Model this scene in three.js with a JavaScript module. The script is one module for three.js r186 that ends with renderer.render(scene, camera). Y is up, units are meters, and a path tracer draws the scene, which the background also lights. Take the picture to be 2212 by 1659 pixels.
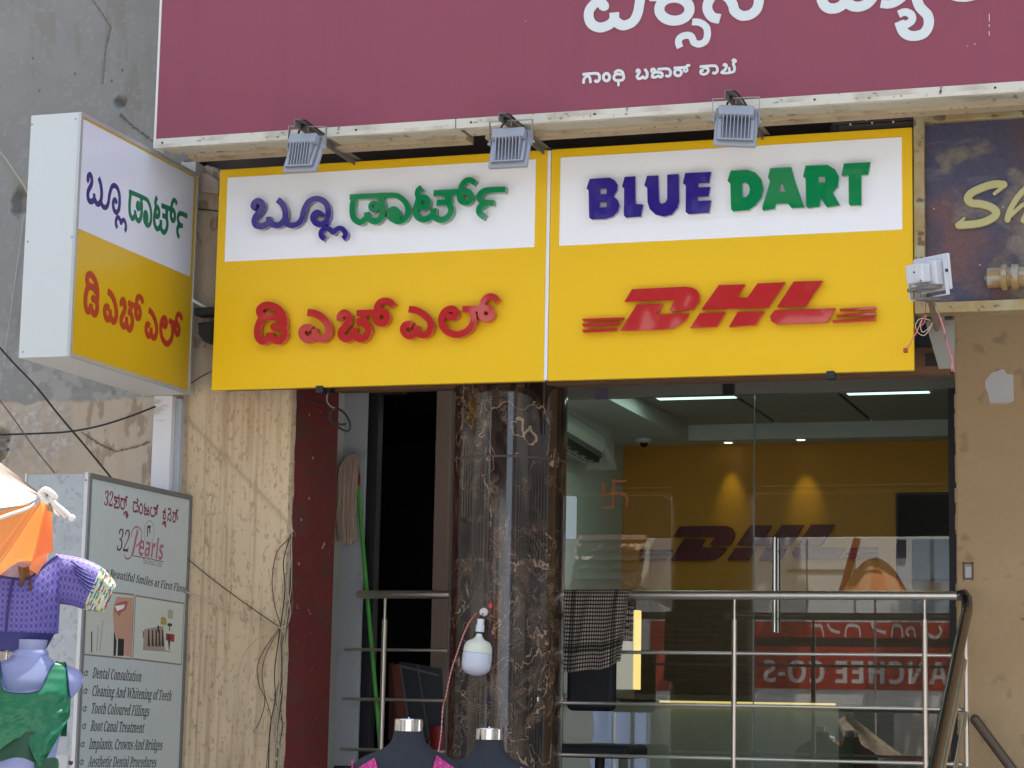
import * as THREE from 'three';
import { RoundedBoxGeometry } from 'three/addons/geometries/RoundedBoxGeometry.js';
import { mergeGeometries, toCreasedNormals } from 'three/addons/utils/BufferGeometryUtils.js';
import { RectAreaLightUniformsLib } from 'three/addons/lights/RectAreaLightUniformsLib.js';

// ---------------------------------------------------------------- camera, sky, sun, exposure
const scene = new THREE.Scene();
const CAM = new THREE.Vector3(3.2901, 1.6, 10.6087), FOCAL = 4860.188;             // focal length for a picture 2212 wide and 1659 high
const camera = new THREE.PerspectiveCamera(2 * Math.atan(829.5 / FOCAL) * 180 / Math.PI, 4 / 3, 0.05, 400);
camera.position.copy(CAM);
camera.rotation.order = 'YXZ';
camera.rotation.set(8.4636 * Math.PI / 180, 18.0749 * Math.PI / 180, 1.1279 * Math.PI / 180);
camera.updateMatrixWorld(true);

const SKY = 1;
const SUN = new THREE.Vector3(0.17, 0.945, -0.28).normalize();                      // early afternoon, high, behind the building
const skyData = (() => {                                                              // hazy midday sky, pale blue above, whitish towards the horizon and the sun
  const W = 512, H = 256, d = new Float32Array(W * H * 4), v = new THREE.Vector3();
  for (let y = 0; y < H; y++) for (let x = 0; x < W; x++) {
    const el = ((y + 0.5) / H - 0.5) * Math.PI, az = ((x + 0.5) / W - 0.5) * 2 * Math.PI;
    v.set(Math.cos(el) * Math.cos(az), Math.sin(el), Math.cos(el) * Math.sin(az));
    const h = Math.pow(1 - Math.max(0, v.y), 2.0), g = Math.exp(-Math.acos(Math.min(1, v.dot(SUN))) * 6), below = v.y < 0 ? 0.6 : 1, i = (y * W + x) * 4;
    const c = [0.27 + 0.36 * h + 0.4 * g, 0.35 + 0.37 * h + 0.38 * g, 0.49 + 0.38 * h + 0.34 * g];
    for (let k = 0; k < 3; k++) d[i + k] = c[k] * below * SKY;
    d[i + 3] = 1;
  }
  const t = new THREE.DataTexture(d, W, H, THREE.RGBAFormat, THREE.FloatType); t.mapping = THREE.EquirectangularReflectionMapping; t.magFilter = t.minFilter = THREE.LinearFilter; t.needsUpdate = true; return t;
})();
scene.background = scene.environment = skyData;
const sun = new THREE.DirectionalLight(new THREE.Color(1, 0.95, 0.87), 4.2);
sun.name = 'sun'; sun.position.copy(SUN).multiplyScalar(60); sun.castShadow = true; sun.shadow.radius = 1; sun.shadow.mapSize.set(4096, 4096);
Object.assign(sun.shadow.camera, { left: -25, right: 25, top: 25, bottom: -25, near: 1, far: 140 });
scene.add(sun, sun.target);
const renderer = new THREE.WebGLRenderer({ antialias: true });
renderer.setSize(1024, 768);
renderer.shadowMap.enabled = true;
renderer.toneMapping = THREE.LinearToneMapping;
renderer.toneMappingExposure = 2.85;
RectAreaLightUniformsLib.init();

// ---------------------------------------------------------------- helpers
const V = (x, y, z) => new THREE.Vector3(x, y, z);
let seed = 7;
const rnd = () => { seed = (seed * 1664525 + 1013904223) >>> 0; return seed / 4294967296; };
const rr = (a, b) => a + (b - a) * rnd();
const clamp = (x, a = 0, b = 1) => Math.min(b, Math.max(a, x));
const smooth = (a, b, x) => { const t = clamp((x - a) / (b - a)); return t * t * (3 - 2 * t); };
const lerp = (a, b, t) => a + (b - a) * t;
function ray(px, py) { return V((px - 1106) / FOCAL, -(py - 829.5) / FOCAL, -1).applyQuaternion(camera.quaternion); }
const onZ = (px, py, z) => { const d = ray(px, py); return CAM.clone().addScaledVector(d, (z - CAM.z) / d.z); };   // measured points of the real planes
const onX = (px, py, x) => { const d = ray(px, py); return CAM.clone().addScaledVector(d, (x - CAM.x) / d.x); };
const onY = (px, py, y) => { const d = ray(px, py); return CAM.clone().addScaledVector(d, (y - CAM.y) / d.y); };
const GLASS_Z = -2.82, RAIL_Z = -1.62;
const mirrored = (px, py, z) => { const p = onZ(px, py, 2 * GLASS_Z - z); p.z = z; return p; };                      // a point across the street seen in the shop glass
const zoom = (x0, y0, s) => ([x, y]) => [(x0 + x / s) * 0.540039, (y0 + y / s) * 0.540039];
const used = {};
function numbered(n) { if (!(n in used)) { used[n] = 0; return n; } return n + '_' + String(++used[n]).padStart(3, '0'); }
function thing(name, label, category, group) {
  const o = new THREE.Group(); o.name = numbered(name); o.userData = { label, category };
  if (group) o.userData.group = group;
  scene.add(o); return o;
}
function part(name, geo, mat, parent, label) {
  if (Array.isArray(geo)) geo = merge(geo);
  const m = new THREE.Mesh(geo, mat); m.name = name; m.castShadow = m.receiveShadow = true;
  if (label) m.userData.label = label;
  parent.add(m); return m;
}
function single(name, geo, mat, label, category, group) {
  if (Array.isArray(geo)) geo = merge(geo);
  const m = new THREE.Mesh(geo, mat); m.name = numbered(name); m.castShadow = m.receiveShadow = true; m.userData = { label, category };
  if (group) m.userData.group = group;
  scene.add(m); return m;
}
function structure(name, geo, mat) { const m = new THREE.Mesh(geo, mat); m.name = name; m.userData.kind = 'structure'; m.castShadow = m.receiveShadow = true; scene.add(m); return m; }
function merge(list) {
  const flat = list.map((g) => { g = g.index ? g.toNonIndexed() : g; for (const k of Object.keys(g.attributes)) if (!['position', 'normal', 'uv'].includes(k)) g.deleteAttribute(k); if (!g.attributes.uv) g.setAttribute('uv', new THREE.BufferAttribute(new Float32Array(g.attributes.position.count * 2), 2)); return g; });
  return mergeGeometries(flat);
}
function box(x0, y0, z0, x1, y1, z1, r = 0.003) {
  const w = Math.abs(x1 - x0), h = Math.abs(y1 - y0), d = Math.abs(z1 - z0), q = Math.min(r, w / 2.2, h / 2.2, d / 2.2);
  const g = r ? new RoundedBoxGeometry(w, h, d, 1, q) : new THREE.BoxGeometry(w, h, d);
  g.translate((x0 + x1) / 2, (y0 + y1) / 2, (z0 + z1) / 2); return g;
}
function metric(g, s = 1) {                                                            // uv in metres by the face's main direction
  const f = g.index ? g.toNonIndexed() : g, p = f.attributes.position, n = f.attributes.normal, uv = new Float32Array(p.count * 2);
  for (let i = 0; i < p.count; i += 3) {
    const nx = Math.abs(n.getX(i) + n.getX(i + 1) + n.getX(i + 2)), ny = Math.abs(n.getY(i) + n.getY(i + 1) + n.getY(i + 2)), nz = Math.abs(n.getZ(i) + n.getZ(i + 1) + n.getZ(i + 2));
    for (let k = i; k < i + 3; k++) {
      const [a, b] = nz >= nx && nz >= ny ? [p.getX(k), p.getY(k)] : nx >= ny ? [p.getZ(k), p.getY(k)] : [p.getX(k), p.getZ(k)];
      uv[k * 2] = a / s; uv[k * 2 + 1] = b / s;
    }
  }
  f.setAttribute('uv', new THREE.BufferAttribute(uv, 2)); return f;
}
const tube = (pts, r, n = 40, m = 8, tension = 0.5) => new THREE.TubeGeometry(new THREE.CatmullRomCurve3(pts, false, 'centripetal', tension), n, r, m, false);
function rod(a, b, r, m = 16, r2 = r) {
  const g = new THREE.CylinderGeometry(r2, r, a.distanceTo(b), m);
  g.applyQuaternion(new THREE.Quaternion().setFromUnitVectors(V(0, 1, 0), b.clone().sub(a).normalize()));
  const c = a.clone().add(b).multiplyScalar(0.5); g.translate(c.x, c.y, c.z); return g;
}
const lathe = (pts, m = 32) => toCreasedNormals(new THREE.LatheGeometry(pts.map(([r, y]) => new THREE.Vector2(r, y)), m), 0.7);
function sheet(nu, nv, f) {                                                             // a surface from f(u, v) -> Vector3
  const pos = [], uv = [], idx = [];
  for (let j = 0; j <= nv; j++) for (let i = 0; i <= nu; i++) { const p = f(i / nu, j / nv); pos.push(p.x, p.y, p.z); uv.push(i / nu, j / nv); }
  for (let j = 0; j < nv; j++) for (let i = 0; i < nu; i++) { const a = j * (nu + 1) + i, b = a + 1, c = a + nu + 1, d = c + 1; idx.push(a, b, d, a, d, c); }
  const g = new THREE.BufferGeometry();
  g.setAttribute('position', new THREE.Float32BufferAttribute(pos, 3)); g.setAttribute('uv', new THREE.Float32BufferAttribute(uv, 2)); g.setIndex(idx); g.computeVertexNormals(); return g;
}
// noise
function hash(x, y, s = 0) { let h = (x * 374761393 + y * 668265263 + s * 1274126177) | 0; h = Math.imul(h ^ (h >>> 13), 1274126177); return ((h ^ (h >>> 16)) >>> 0) / 4294967296; }
function noise(x, y, s = 0) {
  const ix = Math.floor(x), iy = Math.floor(y), fx = x - ix, fy = y - iy, u = fx * fx * (3 - 2 * fx), v = fy * fy * (3 - 2 * fy);
  return lerp(lerp(hash(ix, iy, s), hash(ix + 1, iy, s), u), lerp(hash(ix, iy + 1, s), hash(ix + 1, iy + 1, s), u), v);
}
function fbm(x, y, o = 4, s = 0) { let a = 0, k = 0.5, t = 0; for (let i = 0; i < o; i++) { a += k * noise(x, y, s + i * 17); t += k; x *= 2.03; y *= 2.03; k *= 0.5; } return a / t; }
const toSRGB = (c) => (c <= 0.0031308 ? c * 12.92 : 1.055 * Math.pow(c, 1 / 2.4) - 0.055);
function texture(w, h, f, srgb = true) {                                                // f(u, v) -> linear rgb, or one value
  const d = new Uint8Array(w * h * 4);
  for (let y = 0; y < h; y++) for (let x = 0; x < w; x++) {
    const c = f((x + 0.5) / w, (y + 0.5) / h), i = (y * w + x) * 4, a = Array.isArray(c) ? c : [c, c, c];
    for (let k = 0; k < 3; k++) d[i + k] = 255 * clamp(srgb ? toSRGB(a[k]) : a[k]);
    d[i + 3] = 255;
  }
  const t = new THREE.DataTexture(d, w, h);
  if (srgb) t.colorSpace = THREE.SRGBColorSpace;
  t.wrapS = t.wrapT = THREE.RepeatWrapping; t.magFilter = THREE.LinearFilter; t.minFilter = THREE.LinearMipmapLinearFilter; t.generateMipmaps = true; t.needsUpdate = true; return t;
}
function drawn(w, h, f) { const c = document.createElement('canvas'); c.width = w; c.height = h; f(c.getContext('2d'), w, h); const t = new THREE.CanvasTexture(c); t.colorSpace = THREE.SRGBColorSpace; t.anisotropy = 8; return t; }
const mixc = (a, b, t) => a.map((x, i) => lerp(x, b[i], t));
const rgb = (r, g, b) => new THREE.Color().setRGB(r, g, b);
const mat = (c, roughness = 0.6, more = {}) => new THREE.MeshStandardMaterial({ color: Array.isArray(c) ? rgb(...c) : c, roughness, side: THREE.DoubleSide, ...more });
const phys = (c, roughness = 0.4, more = {}) => new THREE.MeshPhysicalMaterial({ color: Array.isArray(c) ? rgb(...c) : c, roughness, side: THREE.DoubleSide, ...more });

// writing: strokes and outlines are drawn on a canvas, their outline is followed, and the outline is cut out as a solid
function catmull(pts, n = 8) {
  const o = [], P = (i) => pts[clamp(i, 0, pts.length - 1)];
  for (let i = 0; i < pts.length - 1; i++) for (let k = 0; k < n; k++) {
    const t = k / n, [a, b, c, d] = [P(i - 1), P(i), P(i + 1), P(i + 2)];
    o.push([0, 1].map((q) => 0.5 * (2 * b[q] + (c[q] - a[q]) * t + (2 * a[q] - 5 * b[q] + 4 * c[q] - d[q]) * t * t + (3 * b[q] - a[q] - 3 * c[q] + d[q]) * t * t * t)));
  }
  o.push(pts[pts.length - 1]); return o;
}
const ringPts = (cx, cy, rx, ry = rx) => Array.from({ length: 33 }, (_, i) => [cx + rx * Math.cos(i / 16 * Math.PI), cy + ry * Math.sin(i / 16 * Math.PI)]);
// one glyph: { s: [[width, points, cap], ...], f: [outline, ...], h: [hole, ...] }; place maps its own coordinates to [x, y] in metres
function paintGlyph(ctx, g, place, res, ox, oy) {
  const T = (p) => { const [x, y] = place(p); return [(x - ox) * res, (oy - y) * res]; };
  const path = (pts) => { ctx.beginPath(); pts.forEach((p, i) => { const q = T(p); i ? ctx.lineTo(q[0], q[1]) : ctx.moveTo(q[0], q[1]); }); };
  ctx.fillStyle = ctx.strokeStyle = '#fff'; ctx.lineJoin = 'round';
  for (const f of g.f ?? []) { path(f); ctx.closePath(); ctx.fill(); }
  for (const [w, pts, cap, straight] of g.s ?? []) {
    const c = pts[Math.floor(pts.length / 2)], a = place([c[0] - w / 2, c[1]]), b = place([c[0] + w / 2, c[1]]), d = place([c[0], c[1] - w / 2]), e = place([c[0], c[1] + w / 2]);
    ctx.lineWidth = 0.5 * (Math.hypot(a[0] - b[0], a[1] - b[1]) + Math.hypot(d[0] - e[0], d[1] - e[1])) * res; ctx.lineCap = cap ?? 'round';
    path(pts.length > 2 && pts.length < 30 && !straight ? catmull(pts) : pts); ctx.stroke();
  }
  if (g.h) { ctx.globalCompositeOperation = 'destination-out'; for (const f of g.h) { path(f); ctx.closePath(); ctx.fill(); } ctx.globalCompositeOperation = 'source-over'; }
}
function bounds(g, place) {
  const b = [1e9, 1e9, -1e9, -1e9];
  const add = ([x, y], m) => { b[0] = Math.min(b[0], x - m); b[1] = Math.min(b[1], y - m); b[2] = Math.max(b[2], x + m); b[3] = Math.max(b[3], y + m); };
  for (const f of g.f ?? []) f.forEach((p) => add(place(p), 0));
  for (const [w, pts] of g.s ?? []) pts.forEach((p) => { const a = place(p), c = place([p[0] + w, p[1]]); add(a, Math.hypot(a[0] - c[0], a[1] - c[1]) * 0.75); });
  return b;
}
function contours(val, w, h) {                                                          // marching squares
  const seg = new Map(), key = (x, y) => Math.round(x * 4096) + ',' + Math.round(y * 4096);
  const at = (x, y) => val[y * w + x] - 127.5;
  for (let y = 0; y < h - 1; y++) for (let x = 0; x < w - 1; x++) {
    const a = at(x, y), b = at(x + 1, y), c = at(x + 1, y + 1), d = at(x, y + 1), k = (a > 0) | ((b > 0) << 1) | ((c > 0) << 2) | ((d > 0) << 3);
    if (k === 0 || k === 15) continue;
    const T = [x + a / (a - b), y], R = [x + 1, y + b / (b - c)], B = [x + d / (d - c), y + 1], L = [x, y + a / (a - d)];
    const E = { 1: [[L, T]], 2: [[T, R]], 3: [[L, R]], 4: [[R, B]], 5: [[L, T], [R, B]], 6: [[T, B]], 7: [[L, B]], 8: [[B, L]], 9: [[B, T]], 10: [[T, R], [B, L]], 11: [[B, R]], 12: [[R, L]], 13: [[R, T]], 14: [[T, L]] }[k];
    for (const [p, q] of E) seg.set(key(...p), [p, q]);
  }
  const loops = [];
  while (seg.size) {
    const [k0, [p0, q0]] = seg.entries().next().value; seg.delete(k0);
    const loop = [p0]; let q = q0;
    for (let i = 0; i < 1e5; i++) { const kk = key(...q), s = seg.get(kk); if (!s) break; seg.delete(kk); loop.push(s[0]); q = s[1]; }
    if (loop.length > 8) loops.push(loop);
  }
  return loops;
}
function thin(pts, eps) {                                                               // Douglas-Peucker on a closed loop
  const keep = new Uint8Array(pts.length), far = pts.reduce((m, p, i) => (Math.hypot(p[0] - pts[0][0], p[1] - pts[0][1]) > m[0] ? [Math.hypot(p[0] - pts[0][0], p[1] - pts[0][1]), i] : m), [0, 0])[1];
  const go = (a, b) => {
    let m = 0, at = -1; const [x0, y0] = pts[a], [x1, y1] = pts[b % pts.length], l = Math.hypot(x1 - x0, y1 - y0) || 1e-9;
    for (let i = a + 1; i < b; i++) { const d = Math.abs((pts[i][0] - x0) * (y1 - y0) - (pts[i][1] - y0) * (x1 - x0)) / l; if (d > m) { m = d; at = i; } }
    if (m > eps) { keep[at] = 1; go(a, at); go(at, b); }
  };
  keep[0] = keep[far] = 1; go(0, far); go(far, pts.length); return pts.filter((_, i) => keep[i]);
}
const area = (p) => p.reduce((s, a, i) => { const b = p[(i + 1) % p.length]; return s + a[0] * b[1] - a[1] * b[0]; }, 0) / 2;
function inside([x, y], p) { let c = false; for (let i = 0, j = p.length - 1; i < p.length; j = i++) if (p[i][1] > y !== p[j][1] > y && x < (p[j][0] - p[i][0]) * (y - p[i][1]) / (p[j][1] - p[i][1]) + p[i][0]) c = !c; return c; }
function cut(g, place, depth, { res = 620, bevel = 0.003, eps = 0.3 } = {}) {
  const [x0, y0, x1, y1] = bounds(g, place), pad = 4 / res, ox = x0 - pad, oy = y1 + pad, w = Math.ceil((x1 - x0 + 2 * pad) * res), h = Math.ceil((y1 - y0 + 2 * pad) * res);
  const cv = document.createElement('canvas'); cv.width = w; cv.height = h;
  const ctx = cv.getContext('2d'); paintGlyph(ctx, g, place, res, ox, oy);
  const data = ctx.getImageData(0, 0, w, h).data, val = new Float32Array(w * h);
  for (let y = 1; y < h - 1; y++) for (let x = 1; x < w - 1; x++) val[y * w + x] = data[(y * w + x) * 4 + 3];
  const loops = contours(val, w, h).map((l) => thin(l, eps).map(([x, y]) => [ox + (x + 0.5) / res, oy - (y + 0.5) / res])).filter((l) => l.length > 2 && Math.abs(area(l)) > 6 / res / res);
  const sgn = Math.sign(loops.map(area).sort((a, b) => Math.abs(b) - Math.abs(a))[0]);
  const outer = loops.filter((l) => Math.sign(area(l)) === sgn), holes = loops.filter((l) => Math.sign(area(l)) !== sgn);
  const shapes = outer.map((l) => { const s = new THREE.Shape(l.map((p) => new THREE.Vector2(...p))); for (const q of holes) if (inside(q[0], l)) s.holes.push(new THREE.Path(q.map((p) => new THREE.Vector2(...p)))); return s; });
  const geo = bevel ? new THREE.ExtrudeGeometry(shapes, { depth: depth - bevel, bevelEnabled: true, bevelThickness: bevel, bevelSize: bevel * 0.7, bevelOffset: -bevel * 0.7, bevelSegments: 1 }) : new THREE.ExtrudeGeometry(shapes, { depth, bevelEnabled: false });
  return toCreasedNormals(geo, 0.5);
}
const outline = (pts, depth, z = 0, bevel = 0.002) => { const g = new THREE.ExtrudeGeometry(new THREE.Shape(pts.map((p) => new THREE.Vector2(p[0], p[1]))), bevel ? { depth: depth - 2 * bevel, bevelEnabled: true, bevelThickness: bevel, bevelSize: bevel, bevelOffset: -bevel, bevelSegments: 1 } : { depth, bevelEnabled: false }); g.translate(0, 0, z + bevel); return g; };

// ---------------------------------------------------------------- materials
const grain = (s, amp, seed2) => texture(256, 256, (u, v) => 1 - amp + amp * 2 * fbm(u * s, v * s, 4, seed2) * 0.9, true);
const fineBump = texture(256, 256, (u, v) => fbm(u * 60, v * 60, 3, 3), false);
const dusty = texture(512, 512, (u, v) => { const a = 0.86 + 0.14 * fbm(u * 9, v * 9, 5, 11); return [a, a * 0.995, a * 0.985]; });
const M = {
  yellow: phys([0.85, 0.51, 0.006], 0.36, { specularIntensity: 0.8 }), white: phys([0.90, 0.90, 0.92], 0.3),
  whiteStrip: phys([0.82, 0.82, 0.86], 0.3), blue: phys([0.035, 0.018, 0.23], 0.05, { clearcoat: 1, clearcoatRoughness: 0.02 }), green: phys([0.004, 0.23, 0.075], 0.05, { clearcoat: 1, clearcoatRoughness: 0.02 }),
  red: phys([0.50, 0.025, 0.028], 0.05, { clearcoat: 1, clearcoatRoughness: 0.02 }), backing: phys([0.78, 0.78, 0.78], 0.3),
  vinylBlue: mat([0.035, 0.022, 0.19], 0.4), vinylGreen: mat([0.006, 0.17, 0.085], 0.4), vinylRed: mat([0.46, 0.035, 0.02], 0.4),
  floodGrey: phys([0.31, 0.325, 0.37], 0.48), finBase: phys([0.17, 0.18, 0.21], 0.5), steelGrey: mat([0.24, 0.22, 0.21], 0.5, { metalness: 0.6 }), black: mat([0.015, 0.015, 0.016], 0.5), iron: mat([0.055, 0.042, 0.036], 0.75),
  rust: mat([0.17, 0.075, 0.035], 0.85, { map: grain(7, 0.5, 5) }), chrome: mat([0.74, 0.72, 0.69], 0.16, { metalness: 1 }), steel: mat([0.78, 0.71, 0.63], 0.33, { metalness: 1 }),
  alu: mat([0.42, 0.42, 0.41], 0.42, { metalness: 0.85 }), darkAlu: mat([0.042, 0.042, 0.05], 0.45, { metalness: 0.4 }), paint: mat([0.75, 0.74, 0.70], 0.55), glass: phys([0.93, 0.965, 0.95], 0, { transmission: 1, thickness: 0, ior: 2.0 }),
  cableBlack: mat([0.012, 0.011, 0.01], 0.5), cableCream: mat([0.50, 0.42, 0.29], 0.6), cablePink: mat([0.62, 0.16, 0.17], 0.5), cableGrey: mat([0.16, 0.16, 0.17], 0.5),
};
M.yellow.bumpMap = fineBump; M.yellow.bumpScale = 0.00005;
// ---------------------------------------------------------------- ground, road
const asphalt = texture(512, 512, (u, v) => { const a = 0.38 + 0.12 * fbm(u * 40, v * 40, 5, 2) + 0.05 * hash(Math.floor(u * 512), Math.floor(v * 512)); return [a, a * 0.99, a * 0.98]; });
asphalt.repeat.set(0.4, 0.4);
structure('ground', metric(new THREE.PlaneGeometry(240, 240).rotateX(-Math.PI / 2).translate(0, -0.15, 0)), mat([0.75, 0.75, 0.75], 0.95, { map: asphalt }));
const pave = texture(512, 512, (u, v) => { const a = 0.36 + 0.16 * fbm(u * 20, v * 20, 5, 4); return [a, a * 0.95, a * 0.88]; });
pave.repeat.set(0.5, 0.5);
structure('pavement', metric(box(-20, -0.14, 0.3, 20, 0, 3.9, 0.02)), mat([0.8, 0.8, 0.8], 0.95, { map: pave }));
structure('pavement_opposite', metric(box(-24, -0.14, 12.8, 24, 0, 15, 0.02)), mat([0.8, 0.8, 0.8], 0.95, { map: pave }));

// ---------------------------------------------------------------- the shop building: shell and room
const zg = GLASS_Z, BZ = -6.3, ROOM = { x0: onZ(1346, 1000, BZ).x, x1: 3.6, floor: 0.95, soffit: onZ(1346, 964, BZ).y }; ROOM.tray = ROOM.soffit + 0.12;
const seam = onZ(1630, 842, zg).x, fr = onZ(2049, 842, zg).x, hy = onZ(1630, 852, zg).y, jx0 = onZ(954, 900, zg).x, jx1 = onZ(985, 844, zg).x;
const plaster = mat([0.62, 0.60, 0.55], 0.9, { map: dusty }), darkPlaster = mat([0.10, 0.07, 0.055], 0.95), roomWhite = mat([0.62, 0.64, 0.60], 0.85);
const shop = thing('shop_building', 'shop building behind the yellow signboard with a lit orange walled room', 'building');
part('plinth', metric(box(-1.5, 0, -6.6, 4.8, ROOM.floor, -0.75)), plaster, shop);
part('upper_wall', metric(box(-2.3, 4.401, -2.5, 6, 10.2, -0.42)), darkPlaster, shop);
part('porch_ceiling', metric(box(-1.5, 4.30, -3.1, 6, 4.4, -0.43)), mat([0.45, 0.42, 0.38], 0.9), shop);
part('roof', metric(box(-9, 10.2, -9, 9, 10.45, 0.0)), plaster, shop);
part('upper_floor', metric(box(-6, 4.401, -9, 6, 10.19, -2.51)), plaster, shop);
part('room_floor', box(jx1 + 0.001, ROOM.floor, BZ, ROOM.x1, ROOM.floor + 0.02, zg + 0.04), mat([0.3, 0.28, 0.25], 0.4), shop);
const orange = mat([0.60, 0.265, 0.03], 0.7), panelTop = onZ(1540, 1285, BZ).y;
part('back_wall', box(ROOM.x0, panelTop + 0.002, BZ - 0.12, ROOM.x1, 4.25, BZ), orange, shop, 'orange back wall of the room');
const wood = texture(512, 256, (u, v) => { const a = fbm(u * 4, v * 60, 4, 21); return [0.10 + 0.09 * a, 0.055 + 0.05 * a, 0.028 + 0.025 * a]; });
part('wood_panel', metric(box(ROOM.x0, ROOM.floor, BZ - 0.12, ROOM.x1, panelTop, BZ + 0.015), 1.2), mat([1, 1, 1], 0.5, { map: wood }), shop, 'dark wood panelling under the orange wall');
part('side_wall', box(ROOM.x0 - 0.15, ROOM.floor, BZ - 0.12, ROOM.x0, 4.25, zg - 0.08), mat([0.60, 0.64, 0.57], 0.85), shop, 'grey green side wall of the room');
part('side_wall', box(ROOM.x1, ROOM.floor, BZ - 0.12, ROOM.x1 + 0.12, 4.25, zg + 0.1), roomWhite, shop);
part('slab', box(ROOM.x0 - 0.15, 4.1, BZ - 0.12, ROOM.x1 + 0.12, 4.25, zg + 0.06), roomWhite, shop);
{
  const T = ROOM.tray, S = ROOM.soffit, a = onY(1486, 952, S), s1 = onY(1597, 853, T), s2 = onY(1818, 845, T), xl = a.x, zf = a.z;
  part('soffit', box(ROOM.x0, S, BZ, xl, S + 0.15, zg - 0.06), roomWhite, shop, 'plain lowered ceiling strip along the side wall');
  part('soffit', box(xl + 0.001, S, BZ, ROOM.x1, S + 0.15, zf), roomWhite, shop, 'lowered ceiling strip along the back wall');
  part('tray_back', box(xl, T + 0.03, zf, ROOM.x1, T + 0.06, zg - 0.02), mat([0.05, 0.05, 0.05], 0.9), shop);
  const zm = onY(1790, 893, T).z, xs = [xl, s1.x - 0.04, s2.x - 0.04, s2.x + 1.1, ROOM.x1], zs = [zg - 0.05, zg - 0.75, (zm + zg - 0.75) / 2, zm, zf], tile = mat([0.44, 0.43, 0.38], 0.85);
  for (let i = 0; i < 4; i++) for (let j = 0; j < 4; j++) part('ceiling_panel', box(xs[i] + 0.014, T, zs[j + 1] + 0.006, xs[i + 1] - 0.014, T + 0.018, zs[j] - 0.006), tile, shop);
}
const jamb = mat([0.42, 0.30, 0.25], 0.7, { map: dusty });
part('jamb', box(jx0, ROOM.floor, zg - 0.079, jx1, 4.29, zg + 0.1), jamb, shop, 'narrow pinkish pier left of the marble column');
// stairwell behind the dark doorway
const dark = mat([0.09, 0.085, 0.08], 0.9);
const well = thing('dark_passage', 'dark unlit passage behind the narrow doorway left of the marble column', 'passage'), wl = onZ(790, 1000, -5.5).x - 0.3, wr0 = ROOM.x0 - 0.16;
part('wall', box(wl - 0.1, 0.95, -6.4, wl, 4.2, -1.9), dark, well); part('wall', box(wl - 0.1, 0.95, -6.6, wr0, 4.2, -6.401), dark, well); part('wall', box(wr0 - 0.02, 0.95, -6.4, wr0, 4.2, zg - 0.08), dark, well);
part('ceiling', box(wl, 3.80, -6.4, wr0 - 0.021, 3.88, -3.101), dark, well); part('floor', box(wl, 0.95, -6.4, wr0 - 0.021, 0.98, -1.9), dark, well); part('wall', box(wl - 0.1, 0.95, -1.899, onZ(730, 1000, -1.86).x, 3.9, -1.84), dark, well);

// glazing
const store = thing('glass_storefront', 'frameless glass shopfront under the yellow signboard right of the marble column', 'shopfront');
part('pane', new THREE.PlaneGeometry(seam - 0.003 - jx1, hy - 0.96).translate((seam - 0.003 + jx1) / 2, (hy + 0.96) / 2, zg), M.glass, store, 'fixed glass pane left of the seam');
part('door_pane', new THREE.PlaneGeometry(fr - seam - 0.003, hy - 0.97).translate((fr + seam + 0.003) / 2, (hy + 0.97) / 2, zg), M.glass, store, 'glass door with the vertical chrome handle');
part('header', box(jx1 + 0.001, hy, zg - 0.05, fr + 0.3, 4.29, zg + 0.04), mat([0.22, 0.21, 0.18], 0.5, { metalness: 0.3 }), store);
part('clamp', box(onZ(1293, 836, zg).x, hy - 0.012, zg + 0.04, onZ(1318, 836, zg).x, hy + 0.05, zg + 0.06), mat([0.16, 0.12, 0.2], 0.5), store);
part('clamp', box(onZ(1566, 836, zg).x, hy - 0.005, zg + 0.04, onZ(1590, 836, zg).x, hy + 0.06, zg + 0.06), M.black, store);
part('frame', box(fr, 0.95, zg - 0.05, fr + 0.1, hy - 0.001, zg + 0.05), M.darkAlu, store, 'dark frame upright at the right end of the glass');
part('edge_trim', box(seam - 0.0028, 0.97, zg - 0.006, seam + 0.0028, hy, zg + 0.006, 0), mat([0.2, 0.26, 0.23], 0.2), store);
for (const [dz, c] of [[0.05, M.chrome], [-0.05, M.chrome]]) {
  const a = onZ(1677, 1160, zg).x, y0 = onZ(1677, 1366, zg).y, y1 = onZ(1677, 1162, zg).y;
  const h = part('door_handle', rod(V(a, y0, zg + dz), V(a, y1, zg + dz), 0.0155, 20), c, store);
  for (const yy of [y0 + 0.08, y1 - 0.08]) part('bracket', rod(V(a, yy, zg), V(a, yy, zg + dz), 0.008), c, h);
}
{
  const z = zoom(2048, 1536, 2.1602), pl = (p) => { const q = onZ(...z(p), zg); return [q.x, q.y]; };
  const g = cut({ s: [[23, [[882, 828], [878, 900], [872, 980], [868, 1062]], 'butt'], [23, [[784, 962], [830, 952], [872, 946], [930, 942], [984, 958]], 'butt'], [20, [[876, 832], [930, 842], [982, 836]]], [20, [[984, 958], [996, 1000], [990, 1050]]], [22, [[874, 1060], [830, 1068], [790, 1058]]], [22, [[786, 964], [796, 910], [786, 856]]],
    [11, [[816, 890], [818, 893]]], [11, [[934, 886], [936, 889]]], [11, [[822, 1012], [824, 1015]]], [11, [[930, 1014], [932, 1017]]]] }, pl, 0.001, { bevel: 0, res: 900 });
  g.translate(0, 0, zg + 0.001);
  part('painted_mark', g, mat([0.55, 0.19, 0.06], 0.7), store, 'orange auspicious cross mark painted on the glass');
}
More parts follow.
